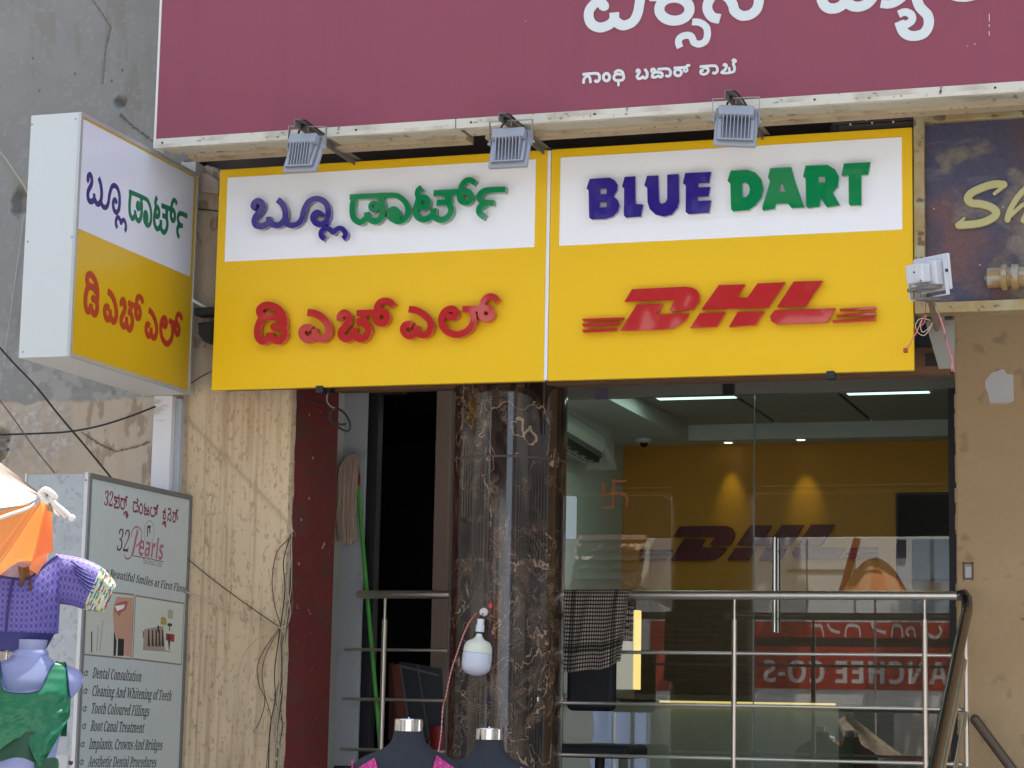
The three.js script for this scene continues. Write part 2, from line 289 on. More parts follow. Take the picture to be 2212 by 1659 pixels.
// room fittings
{
  const T = ROOM.tray, glow = (c, k) => new THREE.MeshStandardMaterial({ color: 0x000000, emissive: rgb(...c), emissiveIntensity: k });
  const quad = [[1395, 845], [1590, 857], [1812, 833], [2008, 846]];
  [[0, 1, 'flat square ceiling light nearer the air conditioner'], [2, 3, 'flat square ceiling light at the right of the room']].forEach(([i, j, label]) => {
    const a = onY(...quad[i], T - 0.01), b = onY(...quad[j], T - 0.01), L = thing('ceiling_light', label, 'ceiling light', 'light panels of the shop ceiling');
    const x0 = Math.min(a.x, b.x), x1 = Math.max(a.x, b.x), z0 = Math.min(a.z, b.z) - 0.02, z1 = Math.max(a.z, b.z) + 0.42;
    part('housing', box(x0 - 0.015, T - 0.014, z0 - 0.015, x1 + 0.015, T - 0.0005, z1 + 0.015), M.paint, L);
    part('diffuser', new THREE.BoxGeometry(x1 - x0, 0.004, z1 - z0).translate((x0 + x1) / 2, T - 0.0165, (z0 + z1) / 2), glow([0.62, 1, 0.86], 0.7), L);
    const r = new THREE.RectAreaLight(rgb(0.78, 1, 0.88), 0.8, x1 - x0, z1 - z0); r.name = 'panel_light'; r.position.set((x0 + x1) / 2, T - 0.022, (z0 + z1) / 2); r.rotation.x = -Math.PI / 2; L.add(r);
  });
  [[1573, 955, 'round downlight nearer the air conditioner, over the orange wall'], [1730, 949, 'round downlight further right over the orange wall']].forEach(([px, py, label]) => {
    const p = onY(px, py, ROOM.soffit), L = thing('downlight', label, 'downlight', 'downlights over the orange wall');
    part('trim', lathe([[0.03, -0.001], [0.045, -0.006], [0.05, 0], [0.03, 0]]).translate(p.x, p.y, p.z), M.paint, L);
    part('lens', new THREE.CylinderGeometry(0.03, 0.03, 0.004, 20).translate(p.x, p.y - 0.005, p.z), glow([1, 0.95, 0.8], 1.3), L);
    const s = new THREE.SpotLight(rgb(1, 0.98, 0.15), 0.16, 0, 0.34, 1); s.name = 'downlight_beam'; s.position.set(p.x, p.y - 0.012, p.z); s.target.position.set(p.x, p.y - 0.42, BZ + 0.02); s.castShadow = true; L.add(s); scene.add(s.target);
  });
  // air conditioner on the side wall, wrapped in film
  const ac = thing('air_conditioner', 'wall air conditioner wrapped in clear plastic film on the side wall', 'air conditioner'), WX = ROOM.x0, D = 0.2;
  const br = onX(1296, 992, WX + D * 0.85), tr = onX(1306, 912, WX + D), H = (tr.y - br.y) * 1.2, yb = br.y - 0.03, yt = yb + H, zr = br.z, zl = zr + 0.95;
  const prof = [[0, 0.06], [0.6, 0], [0.85, 0.15], [1, 0.42], [0.95, 0.88], [0.75, 1], [0, 1]];
  const body = new THREE.ExtrudeGeometry(new THREE.Shape(prof.map((p) => new THREE.Vector2(p[0] * D, p[1] * H))), { depth: zl - zr, bevelEnabled: true, bevelSize: 0.006, bevelThickness: 0.006, bevelSegments: 2 }).translate(WX + 0.003, yb, zr);
  part('body', body, phys([0.66, 0.70, 0.66], 0.3), ac);
  part('outlet', box(WX + 0.09, yb - 0.004, zr + 0.06, WX + 0.185, yb + 0.05, zl - 0.06, 0.004), M.black, ac);
  for (let i = 0; i < 4; i++) part('vane', box(WX + 0.10, yb - 0.008, zr + 0.12 + i * 0.2, WX + 0.16, yb + 0.012, zr + 0.19 + i * 0.2), mat([0.4, 0.42, 0.4], 0.5), ac);
  part('flap', box(WX + 0.178, yb + 0.03, zr + 0.04, WX + 0.197, yb + 0.075, zl - 0.04), mat([0.10, 0.11, 0.10], 0.4), ac);
  part('panel_line', box(WX + 0.19, yb + H * 0.6, zr + 0.01, WX + D + 0.006, yb + H * 0.615, zl - 0.01, 0.001), mat([0.3, 0.32, 0.3], 0.5), ac);
  part('film', sheet(14, 10, (u, v) => V(WX + 0.03 + (D + 0.02) * u + 0.012 * noise(u * 9, v * 9, 3), yt + 0.015 - (H + 0.05) * v + 0.02 * noise(u * 5, v * 5, 4), zr - 0.015 - 0.10 * v * v - 0.03 * noise(u * 7, v * 6, 8))), phys([0.9, 0.92, 0.9], 0.12, { transmission: 0.8, thickness: 0 }), ac, 'loose plastic film at the end of the unit');
  { const q = new THREE.Matrix4().makeTranslation(WX, yb, zr).multiply(new THREE.Matrix4().makeRotationX(-0.045)).multiply(new THREE.Matrix4().makeTranslation(-WX, -yb, -zr)); for (const c of ac.children) c.geometry.applyMatrix4(q); }
  const dc = onY(1391, 949, ROOM.soffit), cam = thing('dome_camera', 'small white dome security camera on the shop ceiling', 'security camera');
  part('base', lathe([[0, 0], [0.065, 0], [0.06, -0.022], [0.045, -0.028], [0, -0.028]]).translate(dc.x, dc.y, dc.z), M.paint, cam);
  part('dome', new THREE.SphereGeometry(0.032, 20, 12).translate(dc.x, dc.y - 0.03, dc.z), phys([0.01, 0.01, 0.01], 0.08), cam);
  const tv0 = onZ(1934, 1064, BZ + 0.07), tv = thing('television', 'black wall mounted screen at the right end of the orange wall', 'television');
  part('casing', box(tv0.x, tv0.y - 0.66, BZ + 0.016, tv0.x + 1.15, tv0.y, BZ + 0.07, 0.01), M.black, tv); part('screen', box(tv0.x + 0.02, tv0.y - 0.64, BZ + 0.071, tv0.x + 1.13, tv0.y - 0.02, BZ + 0.074, 0), phys([0.012, 0.014, 0.012], 0.12), tv);
  // counter with a light strip, chair, lit display box
  const ct = thing('counter', 'grey reception counter with a yellow light strip along its top', 'counter'), cz = -4.6, cy = onZ(1590, 1519, cz).y, cx0 = onZ(1425, 1519, cz).x, cx1 = onZ(1812, 1519, cz).x;
  part('front', box(cx0 - 0.9, 0.97, cz - 0.6, cx1, cy - 0.02, cz), mat([0.34, 0.36, 0.29], 0.45), ct); part('top', box(cx0 - 0.92, cy + 0.012, cz - 0.62, cx1 + 0.02, cy + 0.05, cz + 0.02), mat([0.12, 0.09, 0.06], 0.4), ct);
  part('light_strip', box(cx0, cy - 0.004, cz + 0.002, cx1 - 0.02, cy + 0.010, cz + 0.012, 0), glow([1, 0.78, 0.25], 0.3), ct);
  const rl = new THREE.RectAreaLight(rgb(1, 0.8, 0.3), 0.5, cx1 - cx0, 0.02); rl.name = 'strip_light'; rl.position.set((cx0 + cx1) / 2, cy - 0.01, cz + 0.03); rl.rotation.x = -Math.PI / 2; ct.add(rl);
  const dz = -4.1, d0 = onZ(1292, 1488, dz), d1 = onZ(1379, 1318, dz), db = thing('display_box', 'white display box with glowing yellow edges on the counter', 'display box');
  part('panel', box(d0.x - 0.2, d0.y, dz - 0.08, d1.x - 0.03, d1.y, dz), new THREE.MeshStandardMaterial({ color: rgb(0.6, 0.58, 0.52), roughness: 0.4, emissive: rgb(1, 0.92, 0.78), emissiveIntensity: 0.11 }), db, 'softly lit white front');
  part('glowing_edge', [box(d1.x - 0.029, d0.y, dz - 0.08, d1.x, d1.y, dz + 0.003, 0)], glow([1, 0.75, 0.25], 0.42), db);
  part('foot', box(d0.x - 0.15, d0.y - 0.06, dz - 0.3, d1.x - 0.1, d0.y - 0.001, dz - 0.02), mat([0.3, 0.27, 0.2], 0.5), db);
  const kz = -2.35, k0 = onZ(1225, 1535, kz), k1 = onZ(1332, 1392, kz), ch = thing('office_chair', 'black round cornered chair on the porch behind the checked cloth', 'chair');
  part('backrest', new RoundedBoxGeometry(k1.x - k0.x, k1.y - k0.y, 0.08, 5, 0.038).translate((k0.x + k1.x) / 2, (k0.y + k1.y) / 2, kz), mat([0.012, 0.014, 0.018], 0.6), ch);
  part('seat', new RoundedBoxGeometry(0.48, 0.08, 0.46, 4, 0.03).translate((k0.x + k1.x) / 2, 1.42, kz - 0.2), mat([0.012, 0.014, 0.018], 0.7), ch);
  part('stem', rod(V((k0.x + k1.x) / 2, 1.0, kz - 0.2), V((k0.x + k1.x) / 2, 1.42, kz - 0.2), 0.03), M.black, ch);
  part('base', [0, 1, 2, 3, 4].map((i) => rod(V((k0.x + k1.x) / 2, 1.02, kz - 0.2), V((k0.x + k1.x) / 2 + 0.26 * Math.cos(i * 1.257), 0.99, kz - 0.2 + 0.26 * Math.sin(i * 1.257)), 0.02)), M.black, ch);
}

// ---------------------------------------------------------------- writing traced in its own shapes
const G = {
  bluCurl: { s: [[120, [[215, 765], [170, 735], [180, 665], [250, 622], [325, 655], [348, 735], [315, 810], [255, 880], [200, 950], [182, 1030], [215, 1105], [300, 1132], [390, 1110], [462, 1060], [500, 1050], [560, 1095], [640, 1110], [720, 1080], [785, 1000], [808, 900], [790, 780], [735, 675], [650, 590]], 'butt'], [104, [[470, 938], [475, 1090]], 'butt'],
    [112, [[800, 1050], [880, 1100], [960, 1108], [1060, 1072], [1130, 980], [1162, 850], [1205, 730], [1290, 615], [1420, 572], [1550, 605], [1640, 705], [1664, 850], [1645, 980], [1570, 1070], [1485, 1090], [1400, 1050], [1357, 960], [1380, 885], [1440, 850], [1505, 875]]], [100, [[1595, 1385], [1530, 1330], [1522, 1245], [1580, 1180], [1650, 1168], [1715, 1200], [1765, 1250], [1815, 1200], [1880, 1165], [1955, 1185], [2008, 1260], [2002, 1330], [1955, 1375]], 'butt']] },
  da: { s: [[68, [[58, 350], [300, 336], [620, 326], [720, 358], [795, 440], [812, 540], [785, 620], [725, 662], [660, 665], [610, 630]], 'butt'], [76, [[112, 370], [96, 450], [92, 540], [112, 625], [180, 678], [240, 655], [285, 615], [330, 650], [390, 668], [445, 640], [482, 570], [488, 480], [474, 400], [450, 330]], 'butt'], [66, [[275, 548], [283, 650]], 'butt'], [56, ringPts(372, 473, 46)], [70, [[400, 480], [470, 470]]]], f: [ringPts(630, 575, 92, 106)] },
  ta: { s: [[76, [[995, 222], [952, 262], [942, 315], [965, 370]], 'butt'], [78, ringPts(1010, 418, 66, 64)], [78, [[960, 400], [925, 470], [916, 545], [945, 610], [1010, 645], [1080, 630], [1135, 590], [1190, 632], [1255, 650], [1330, 612], [1376, 540], [1366, 470], [1325, 425], [1190, 425]], 'butt'], [80, [[1148, 498], [1150, 610]], 'butt'], [76, [[1148, 300], [1480, 280]], 'butt'], [90, [[1335, 300], [1345, 425]], 'butt'], [76, ringPts(1562, 348, 72, 74)], [72, [[1505, 300], [1512, 205], [1562, 140], [1630, 128], [1692, 168]], 'butt']] },
  repha: { s: [[76, [[2088, 253], [1850, 260], [1770, 295], [1742, 350], [1775, 405], [1830, 425], [1935, 425]], 'butt'], [76, [[1850, 425], [1760, 470], [1738, 530], [1760, 575], [1815, 612]], 'butt']] },
  di: { s: [[112, [[225, 445], [185, 395], [190, 335], [245, 290], [330, 278], [440, 312], [525, 385], [562, 480], [572, 590], [555, 650], [578, 700], [568, 775], [500, 840], [425, 830], [350, 780], [300, 825], [235, 848], [172, 800], [150, 700], [168, 590], [225, 490], [320, 455], [430, 460], [515, 490]]], [112, [[350, 712], [350, 800]], 'butt'], [118, [[560, 620], [412, 620]]]] },
  e: { s: [[112, [[940, 392], [1050, 405], [1160, 460], [1250, 560], [1284, 670], [1255, 765], [1185, 812], [1115, 790], [1055, 760], [1015, 800], [940, 822], [872, 775], [850, 700], [888, 642], [950, 632], [1000, 655]], 'butt'], [100, [[1050, 648], [1058, 770]], 'butt']] },
  ch: { s: [[112, [[1465, 510], [1455, 460], [1485, 415], [1535, 400], [1592, 445], [1592, 540], [1535, 620], [1478, 690], [1482, 765], [1545, 808], [1620, 790], [1680, 745], [1740, 795], [1805, 810], [1870, 765], [1908, 680], [1890, 600], [1820, 545], [1718, 543]], 'butt'], [104, [[1675, 632], [1685, 770]], 'butt'], [96, [[1716, 402], [2040, 392]], 'butt'], [104, [[1820, 400], [1822, 545]], 'butt'], [108, ringPts(2112, 470, 88, 92)], [98, [[2050, 400], [2042, 300], [2095, 225], [2190, 208], [2260, 235], [2300, 285]], 'butt']] },
  e2: { s: [[124, [[384, 398], [500, 412], [620, 462], [740, 560], [795, 680], [765, 805], [690, 870], [605, 868], [535, 820], [480, 860], [400, 892], [312, 842], [282, 760], [320, 692], [390, 672], [450, 695]], 'butt'], [112, [[520, 705], [535, 830]], 'butt']] },
  la: { s: [[122, [[1120, 535], [1200, 545], [1258, 490], [1240, 415], [1160, 390], [1050, 440], [990, 560], [1002, 690], [1070, 790], [1180, 850], [1310, 862], [1440, 812], [1540, 715], [1582, 600], [1572, 500], [1550, 400]]], [112, [[1372, 395], [1740, 385]], 'butt'], [124, ringPts(1815, 475, 98, 100)], [112, [[1742, 400], [1752, 270], [1815, 185], [1900, 160], [1980, 185], [2030, 250]], 'butt']] },
};
const zA = zoom(980, 680, 5.0273), zB = zoom(1380, 680, 3.2529), zC = zoom(990, 1150, 3.95), zD = zoom(1550, 1150, 4.6083), zE = zoom(2310, 640, 3.8138), zF = zoom(2880, 630, 3.4563), zG = zoom(2300, 1100, 1.7839);
const LATIN = {
  B: [zE, { f: [[[182, 285], [490, 265], [560, 300], [610, 370], [602, 460], [548, 550], [612, 605], [640, 690], [610, 790], [540, 860], [430, 900], [215, 908], [175, 880], [165, 462], [135, 435]]], h: [[[340, 435], [440, 430], [440, 515], [345, 520]], [[335, 645], [440, 640], [440, 715], [335, 725]]] }],
  L: [zE, { f: [[[715, 255], [880, 245], [885, 668], [1000, 675], [965, 865], [740, 882], [705, 845], [708, 430], [675, 405]]] }],
  U: [zE, { f: [[[1055, 240], [1230, 230], [1245, 640], [1265, 658], [1290, 665], [1345, 640], [1365, 590], [1365, 220], [1540, 208], [1550, 640], [1520, 740], [1440, 830], [1320, 865], [1190, 835], [1100, 750], [1065, 640], [1060, 425], [1015, 385]]] }],
  E: [zE, { f: [[[1640, 195], [2040, 180], [2010, 345], [1840, 350], [1840, 415], [2025, 408], [2000, 550], [1830, 560], [1830, 625], [2040, 610], [2005, 805], [1690, 825], [1645, 790], [1650, 385], [1605, 350]]] }],
  D: [zF, { f: [[[145, 180], [380, 165], [490, 205], [572, 300], [600, 430], [570, 550], [490, 660], [390, 730], [180, 745], [150, 715], [140, 360], [100, 320]]], h: [[[305, 345], [360, 345], [398, 385], [412, 440], [398, 505], [360, 545], [305, 550]]] }],
  A: [zF, { f: [[[690, 145], [985, 128], [1040, 330], [1165, 692], [990, 700], [935, 635], [775, 640], [755, 710], [595, 735], [580, 700], [690, 330], [660, 275]]], h: [[[850, 330], [905, 472], [805, 478]]] }],
  R: [zF, { f: [[[1180, 110], [1490, 100], [1590, 160], [1645, 270], [1630, 400], [1560, 480], [1660, 660], [1480, 690], [1450, 650], [1385, 540], [1375, 680], [1215, 700], [1190, 670], [1180, 290], [1145, 260]]], h: [[[1362, 262], [1450, 258], [1455, 340], [1365, 345]]] }],
  T: [zF, { f: [[[1710, 80], [2080, 60], [2050, 235], [1955, 240], [1955, 660], [1800, 665], [1780, 640], [1775, 245], [1690, 255], [1680, 235]]] }],
};
const LOGO = [
  { f: [[[405, 100], [780, 82], [830, 86], [868, 104], [890, 140], [886, 185], [845, 245], [690, 262], [672, 245], [715, 178], [350, 192]]] }, { f: [[[440, 208], [630, 205], [583, 278], [815, 275], [785, 322], [740, 358], [690, 383], [630, 390], [320, 400]]] },
  { f: [[[1025, 70], [1215, 65], [1155, 160], [1230, 160], [1300, 58], [1500, 50], [1380, 232], [900, 248]]] }, { f: [[[890, 270], [1075, 265], [1010, 370], [820, 380]]] }, { f: [[[1160, 262], [1350, 257], [1290, 358], [1095, 372]]] },
  { f: [[[1560, 45], [1770, 40], [1645, 222], [1440, 228]]] }, { f: [[[1425, 250], [1860, 235], [1800, 338], [1440, 352], [1400, 330], [1390, 292]]] },
  { f: [[[48, 312], [350, 300], [335, 322], [60, 332]]] }, { f: [[[48, 345], [325, 335], [310, 358], [60, 370]]] }, { f: [[[48, 390], [300, 378], [290, 400], [60, 412]]] },
  { f: [[[1885, 240], [2147, 225], [2147, 247], [1890, 257]]] }, { f: [[[1860, 285], [2147, 265], [2147, 288], [1870, 298]]] }, { f: [[[1835, 325], [2147, 302], [2147, 325], [1840, 340]]] },
];
const plane = (z0, z) => (p) => { const q = onZ(...z0(p), z); return [q.x, q.y]; };

// ---------------------------------------------------------------- the yellow signboard
const sign = thing('signboard', 'yellow and white shop signboard with raised coloured lettering over the glass shopfront', 'signboard');
{
  const L = -1.830, R = 1.831, B = 3.272, T = 4.458, mid = onZ(1183, 560, 0).x, S = 0.009;
  part('frame', [box(L + 0.03, B + 0.012, -0.13, R - 0.03, B + 0.05, -0.004), box(L + 0.03, T - 0.05, -0.13, R - 0.03, T - 0.012, -0.004), box(L + 0.02, B + 0.051, -0.13, L + 0.06, T - 0.051, -0.004), box(R - 0.06, B + 0.051, -0.13, R - 0.02, T - 0.051, -0.004)], M.rust, sign);
  part('back_board', box(L + 0.061, B + 0.051, -0.12, R - 0.061, T - 0.051, -0.10, 0), M.iron, sign);
  part('yellow_panel', box(L, B, -0.03, mid - S, T, 0, 0.004), M.yellow, sign); part('yellow_panel', box(mid + S, B, -0.03, R, T, 0, 0.004), M.yellow, sign);
  part('divider_strip', box(mid - S + 0.0005, B + 0.004, -0.02, mid + S - 0.0005, T - 0.006, 0.003, 0.001), M.whiteStrip, sign);
  const a = onZ(485, 566, 0), b = onZ(1158, 345, 0), c = onZ(1208, 531, 0), d = onZ(1948, 295, 0), y0 = (a.y + c.y) / 2, y1 = (b.y + d.y) / 2;
  part('white_panel', box(a.x, y0, -0.004, b.x, y1, 0.0022, 0.001), M.white, sign); part('white_panel', box(c.x, y0, -0.004, d.x, y1, 0.0022, 0.001), M.white, sign);
  const raised = (g, z0, z, m, depth, back, tilt) => {
    const geo = cut(g, plane(z0, z), depth, { bevel: 0.0025 }); geo.translate(0, 0, z - depth);
    geo.computeBoundingBox(); const c = geo.boundingBox.getCenter(V(0, 0, 0)); geo.translate(-c.x, -c.y, -c.z);
    const l = part('letter', geo, m, sign); l.position.copy(c); l.rotation.set(...tilt, 0);
    if (back) { const bg = cut(g, plane(z0, z), 0.018, { bevel: 0, eps: 0.5 }); bg.translate(-c.x, -c.y, -c.z + 0.004); part('letter_backing', bg, M.backing, l); }
  };
  const ti = () => [rr(-0.012, 0.012), rr(-0.012, 0.012)];
  raised(G.bluCurl, zA, 0.05, M.blue, 0.040, true, ti()); raised(G.da, zB, 0.05, M.green, 0.040, true, ti()); raised(G.ta, zB, 0.05, M.green, 0.040, true, ti()); raised(G.repha, zB, 0.05, M.green, 0.040, true, ti());
  for (const k of ['di', 'e', 'ch']) raised(G[k], zC, 0.048, M.red, 0.040, false, ti());
  for (const k of ['e2', 'la']) raised(G[k], zD, 0.048, M.red, 0.040, false, ti());
  for (const k of Object.keys(LATIN)) raised(LATIN[k][1], LATIN[k][0], 0.042, 'BLUE'.includes(k) ? M.blue : M.green, 0.022, true, ti());
  for (const g of LOGO) raised(g, zG, 0.036, M.red, 0.026, false, [rr(-0.006, 0.006), rr(-0.006, 0.006)]);
  // small clips and the loop of cable under the lower edge
  const clip = (px, py) => { const p = onZ(px, py, -0.01); part('clip', box(p.x - 0.025, B - 0.03, -0.06, p.x + 0.015, B + 0.008, 0.006), M.black, sign); return p; };
  clip(694, 843); clip(1797, 808);
}
{
  const P = (x, y, z = -0.25) => onZ(...zoom(1024, 1536, 2.1602)([x, y]), z), c = thing('cable_loop', 'coiled black cable hanging from a clip under the left half of the yellow signboard', 'cable');
  part('adapter', box(P(570, 40).x, P(570, 80).y, -0.29, P(655, 40).x, P(600, 25).y, -0.23), M.black, c);
  part('lead', tube([P(618, 80), P(616, 150), P(650, 195), P(690, 210)], 0.0045), mat([0.25, 0.24, 0.22], 0.5), c);
  part('coil', tube([P(690, 210), P(640, 245), P(645, 310), P(720, 380), P(800, 405), P(812, 350), P(770, 260), P(700, 215), P(650, 250), P(660, 320), P(740, 350), P(775, 345)], 0.0055, 120), M.cableBlack, c);
  part('tie', tube([P(360, 60), P(372, 110), P(430, 145), P(560, 175), P(650, 195), P(700, 205)], 0.003), M.cableBlack, c);
}
// interior wall logo
{
  const lg = thing('wall_logo', 'dark red slanted letters and stripes mounted on the orange back wall of the room', 'wall logo');
  const z = BZ + 0.03, pl = plane(zG, 0.036), a = pl([405, 100]), b = pl([1770, 40]), A = onZ(1468.5, 1137, z), B = onZ(1804, 1133, z), k = (B.x - A.x) / (b[0] - a[0]);
  for (const g of LOGO) { const q = cut(g, (p) => { const s = pl(p); return [A.x + (s[0] - a[0]) * k, A.y + (s[1] - a[1]) * k]; }, 0.02, { res: 420, bevel: 0.002 }); q.translate(0, 0, z - 0.012); part('letter', q, mat([0.12, 0.012, 0.02], 0.4), lg); }
}

// ---------------------------------------------------------------- maroon billboard above
{
  const Z = 0.42, bl = onZ(338, 294, Z), br = onZ(2212, 181, Z), y0 = (bl.y + br.y) / 2, x0 = onZ(342, 200, Z).x, X1 = 5.2, Y1 = 7.0;
  const bb = thing('billboard', 'big maroon billboard with large white lettering filling the top of the picture', 'billboard');
  const mar = texture(1024, 512, (u, v) => { const a = 0.94 + 0.1 * fbm(u * 6, v * 4, 4, 31); const s = smooth(0.5, 0.9, fbm(u * 70, v * 3, 3, 9)) * 0.06; return [a - s, a - s, a - s * 0.6]; });
  const seam = onZ(985, 150, Z).x;
  const mm = phys([0.255, 0.05, 0.08], 0.55, { map: mar });
  part('panel', metric(box(x0, y0, Z - 0.02, X1, Y1, Z, 0.001), 3), mm, bb);
  part('side_trim', box(x0 - 0.014, y0 - 0.05, Z - 0.1, x0 - 0.001, Y1, Z + 0.003, 0.002), mat([0.72, 0.66, 0.64], 0.5), bb);
  const cream = texture(768, 768, (u, v) => { const s = smooth(0.48, 0.75, fbm(u * 9, v * 14, 5, 12)), f = fbm(u * 60, v * 60, 3, 13), d = smooth(0.735, 0.80, fbm(u * 46, v * 46, 4, 15)); return mixc(mixc(mixc([0.62, 0.575, 0.48], [0.48, 0.42, 0.33], s), [0.70, 0.66, 0.58], (f - 0.4) * 0.5), [0.14, 0.10, 0.07], d * 0.75); });
  const cm = mat([1, 1, 1], 0.6, { map: cream });
  const joint = onZ(985, 260, Z).x;
  for (const [a, b] of [[x0, joint - 0.002], [joint + 0.002, X1]]) {
    part('bottom_trim', metric(box(a, y0 - 0.052, Z - 0.03, b, y0 - 0.001, Z + 0.006, 0.004), 1.5), cm, bb);
    part('soffit', metric(box(a + 0.02, y0 - 0.044, 0.24, b, y0 - 0.03, Z - 0.031, 0.002), 1.5), mat([0.82, 0.82, 0.76], 0.7, { map: cream }), bb);
    part('rear_beam', metric(box(a + 0.09, y0 - 0.062, 0.14, b, y0 - 0.01, 0.239, 0.003), 1.5), mat([0.72, 0.6, 0.46], 0.8, { map: cream }), bb);
  }
  part('back_frame', box(x0 + 0.05, y0 + 0.02, Z - 0.3, X1, Y1, Z - 0.25), M.iron, bb);
  for (const [px, py] of [[352, 301], [770, 282], [1018, 268], [1285, 252], [1760, 221], [2032, 204], [2150, 196]]) part('rivet', new THREE.SphereGeometry(0.006, 10, 6).translate(onZ(px, py, Z).x, y0 - 0.025, Z + 0.006), M.iron, bb);
  const zH = zoom(2300, 0, 2.765), zI = zoom(3060, 0, 2.1351), zJ = zoom(2310, 220, 3.3515), wm = mat([0.66, 0.69, 0.67], 0.5);
  const big = [
    [zH, { s: [[108, [[320, 88], [302, 40], [235, 35], [168, 105], [155, 190], [190, 270], [280, 308], [375, 280], [437, 235], [490, 268], [550, 284], [640, 245], [692, 160], [716, 40], [725, -90], [640, -220], [480, -260]], 'butt'], [106, [[437, 140], [437, 255]], 'butt']], f: [ringPts(322, 68, 58, 58)] }],
    [zH, { s: [[110, ringPts(1102, 104, 168, 128)], [60, [[826, -12], [1400, -34]], 'butt']] }],
    [zH, { s: [[50, [[1298, 245], [1385, 253], [1455, 305], [1466, 395], [1440, 462], [1375, 492], [1318, 470], [1300, 425], [1275, 398], [1225, 394], [1165, 420], [1146, 470], [1165, 530]], 'butt']], f: [] }],
    [zH, { s: [[108, [[1605, 212], [1520, 190], [1470, 115], [1475, 30], [1530, -45], [1610, -62], [1695, -25], [1748, 55], [1768, 125], [1850, 178], [1950, 160], [2020, 85], [2035, -60], [1980, -180]], 'butt']] }],
    [zI, { s: [[88, [[485, -70], [488, 5], [525, 62], [590, 76], [650, 55], [692, 20], [740, 50], [800, 60], [870, 35], [925, -30], [935, -120]], 'butt']] }],
    [zI, { s: [[72, [[990, 34], [1060, 40], [1125, 18], [1180, -30], [1190, -110]], 'butt']] }],
    [zI, { s: [[86, [[1285, -60], [1320, 55], [1390, 135], [1398, 220], [1350, 290], [1258, 310], [1185, 275], [1148, 185]], 'butt'], [66, [[1141, 125], [1195, 105], [1250, 128], [1256, 175], [1215, 208], [1150, 212]], 'butt']] }],
    [zI, { s: [[66, [[1560, -70], [1600, -32], [1690, -14], [1790, -32], [1850, -80]], 'butt']] }],
  ];
  big[2][1].s[0][0] = 76;
  for (const [z0, g] of big) { const q = cut(g, plane(z0, Z), 0.006, { bevel: 0.001, res: 420 }); q.translate(0, 0, Z + 0.0005); part('letter', q, wm, bb); }
  const small = [
    { s: [[38, [[70, 264], [240, 250], [288, 265], [298, 310], [285, 350], [252, 360], [238, 335]], 'butt'], [36, [[84, 388], [92, 325], [130, 288], [165, 303], [180, 380]], 'butt']] }, { s: [[38, ringPts(392, 300, 42, 50)]] },
    { s: [[36, [[498, 248], [540, 212], [600, 228], [622, 290], [612, 332], [560, 345], [515, 342], [492, 315], [502, 272], [550, 258], [596, 270]], 'butt'], [34, [[553, 345], [552, 408]], 'round']] },
    { s: [[38, [[798, 240], [808, 205], [832, 215], [825, 250], [802, 288], [815, 316], [850, 318], [878, 296], [900, 315], [930, 300], [938, 245], [905, 190]], 'butt']] },
    { s: [[36, [[1000, 238], [998, 200], [1025, 192], [1045, 225], [1010, 262], [1008, 298], [1050, 302], [1085, 285], [1115, 300], [1142, 282], [1130, 245], [1090, 238], [1040, 228]], 'butt'], [36, [[1075, 196], [1200, 188], [1246, 215], [1246, 270], [1210, 290], [1182, 275]], 'butt']] },
    { s: [[38, ringPts(1350, 240, 46, 42)], [34, [[1290, 178], [1450, 166], [1478, 140], [1512, 150]], 'butt'], [28, ringPts(1452, 203, 24, 24)]] },
    { s: [[36, [[1640, 162], [1820, 147], [1870, 168], [1876, 220], [1845, 250], [1812, 236]], 'butt'], [36, [[1690, 170], [1752, 190], [1748, 240], [1700, 262], [1658, 248], [1660, 212], [1695, 208]], 'butt']] },
    { s: [[36, [[1962, 155], [1975, 128], [2000, 145], [1985, 195], [1935, 238], [1985, 246], [2045, 240], [2098, 225], [2108, 175], [2092, 120], [2122, 85], [2095, 66], [2078, 92]], 'butt'], [32, [[2035, 165], [2042, 240]], 'butt']] },
  ];
  for (const g of small) { const q = cut(g, plane(zJ, Z), 0.006, { bevel: 0.001, res: 700 }); q.translate(0, 0, Z + 0.0005); part('letter', q, wm, bb); }
  for (const [px, py, h] of [[2137, 38, 16], [2137, 55, 5], [2137, 72, 9], [2106, 95, 3], [1135, 46, 2], [2090, 100, 2]]) { const p = onZ(px, py, Z); part('paint_chip', box(p.x - 0.002, p.y - h / 880, Z - 0.001, p.x + 0.002, p.y + h / 880, Z + 0.0012, 0), mat([0.7, 0.5, 0.5], 0.8), bb); }
}
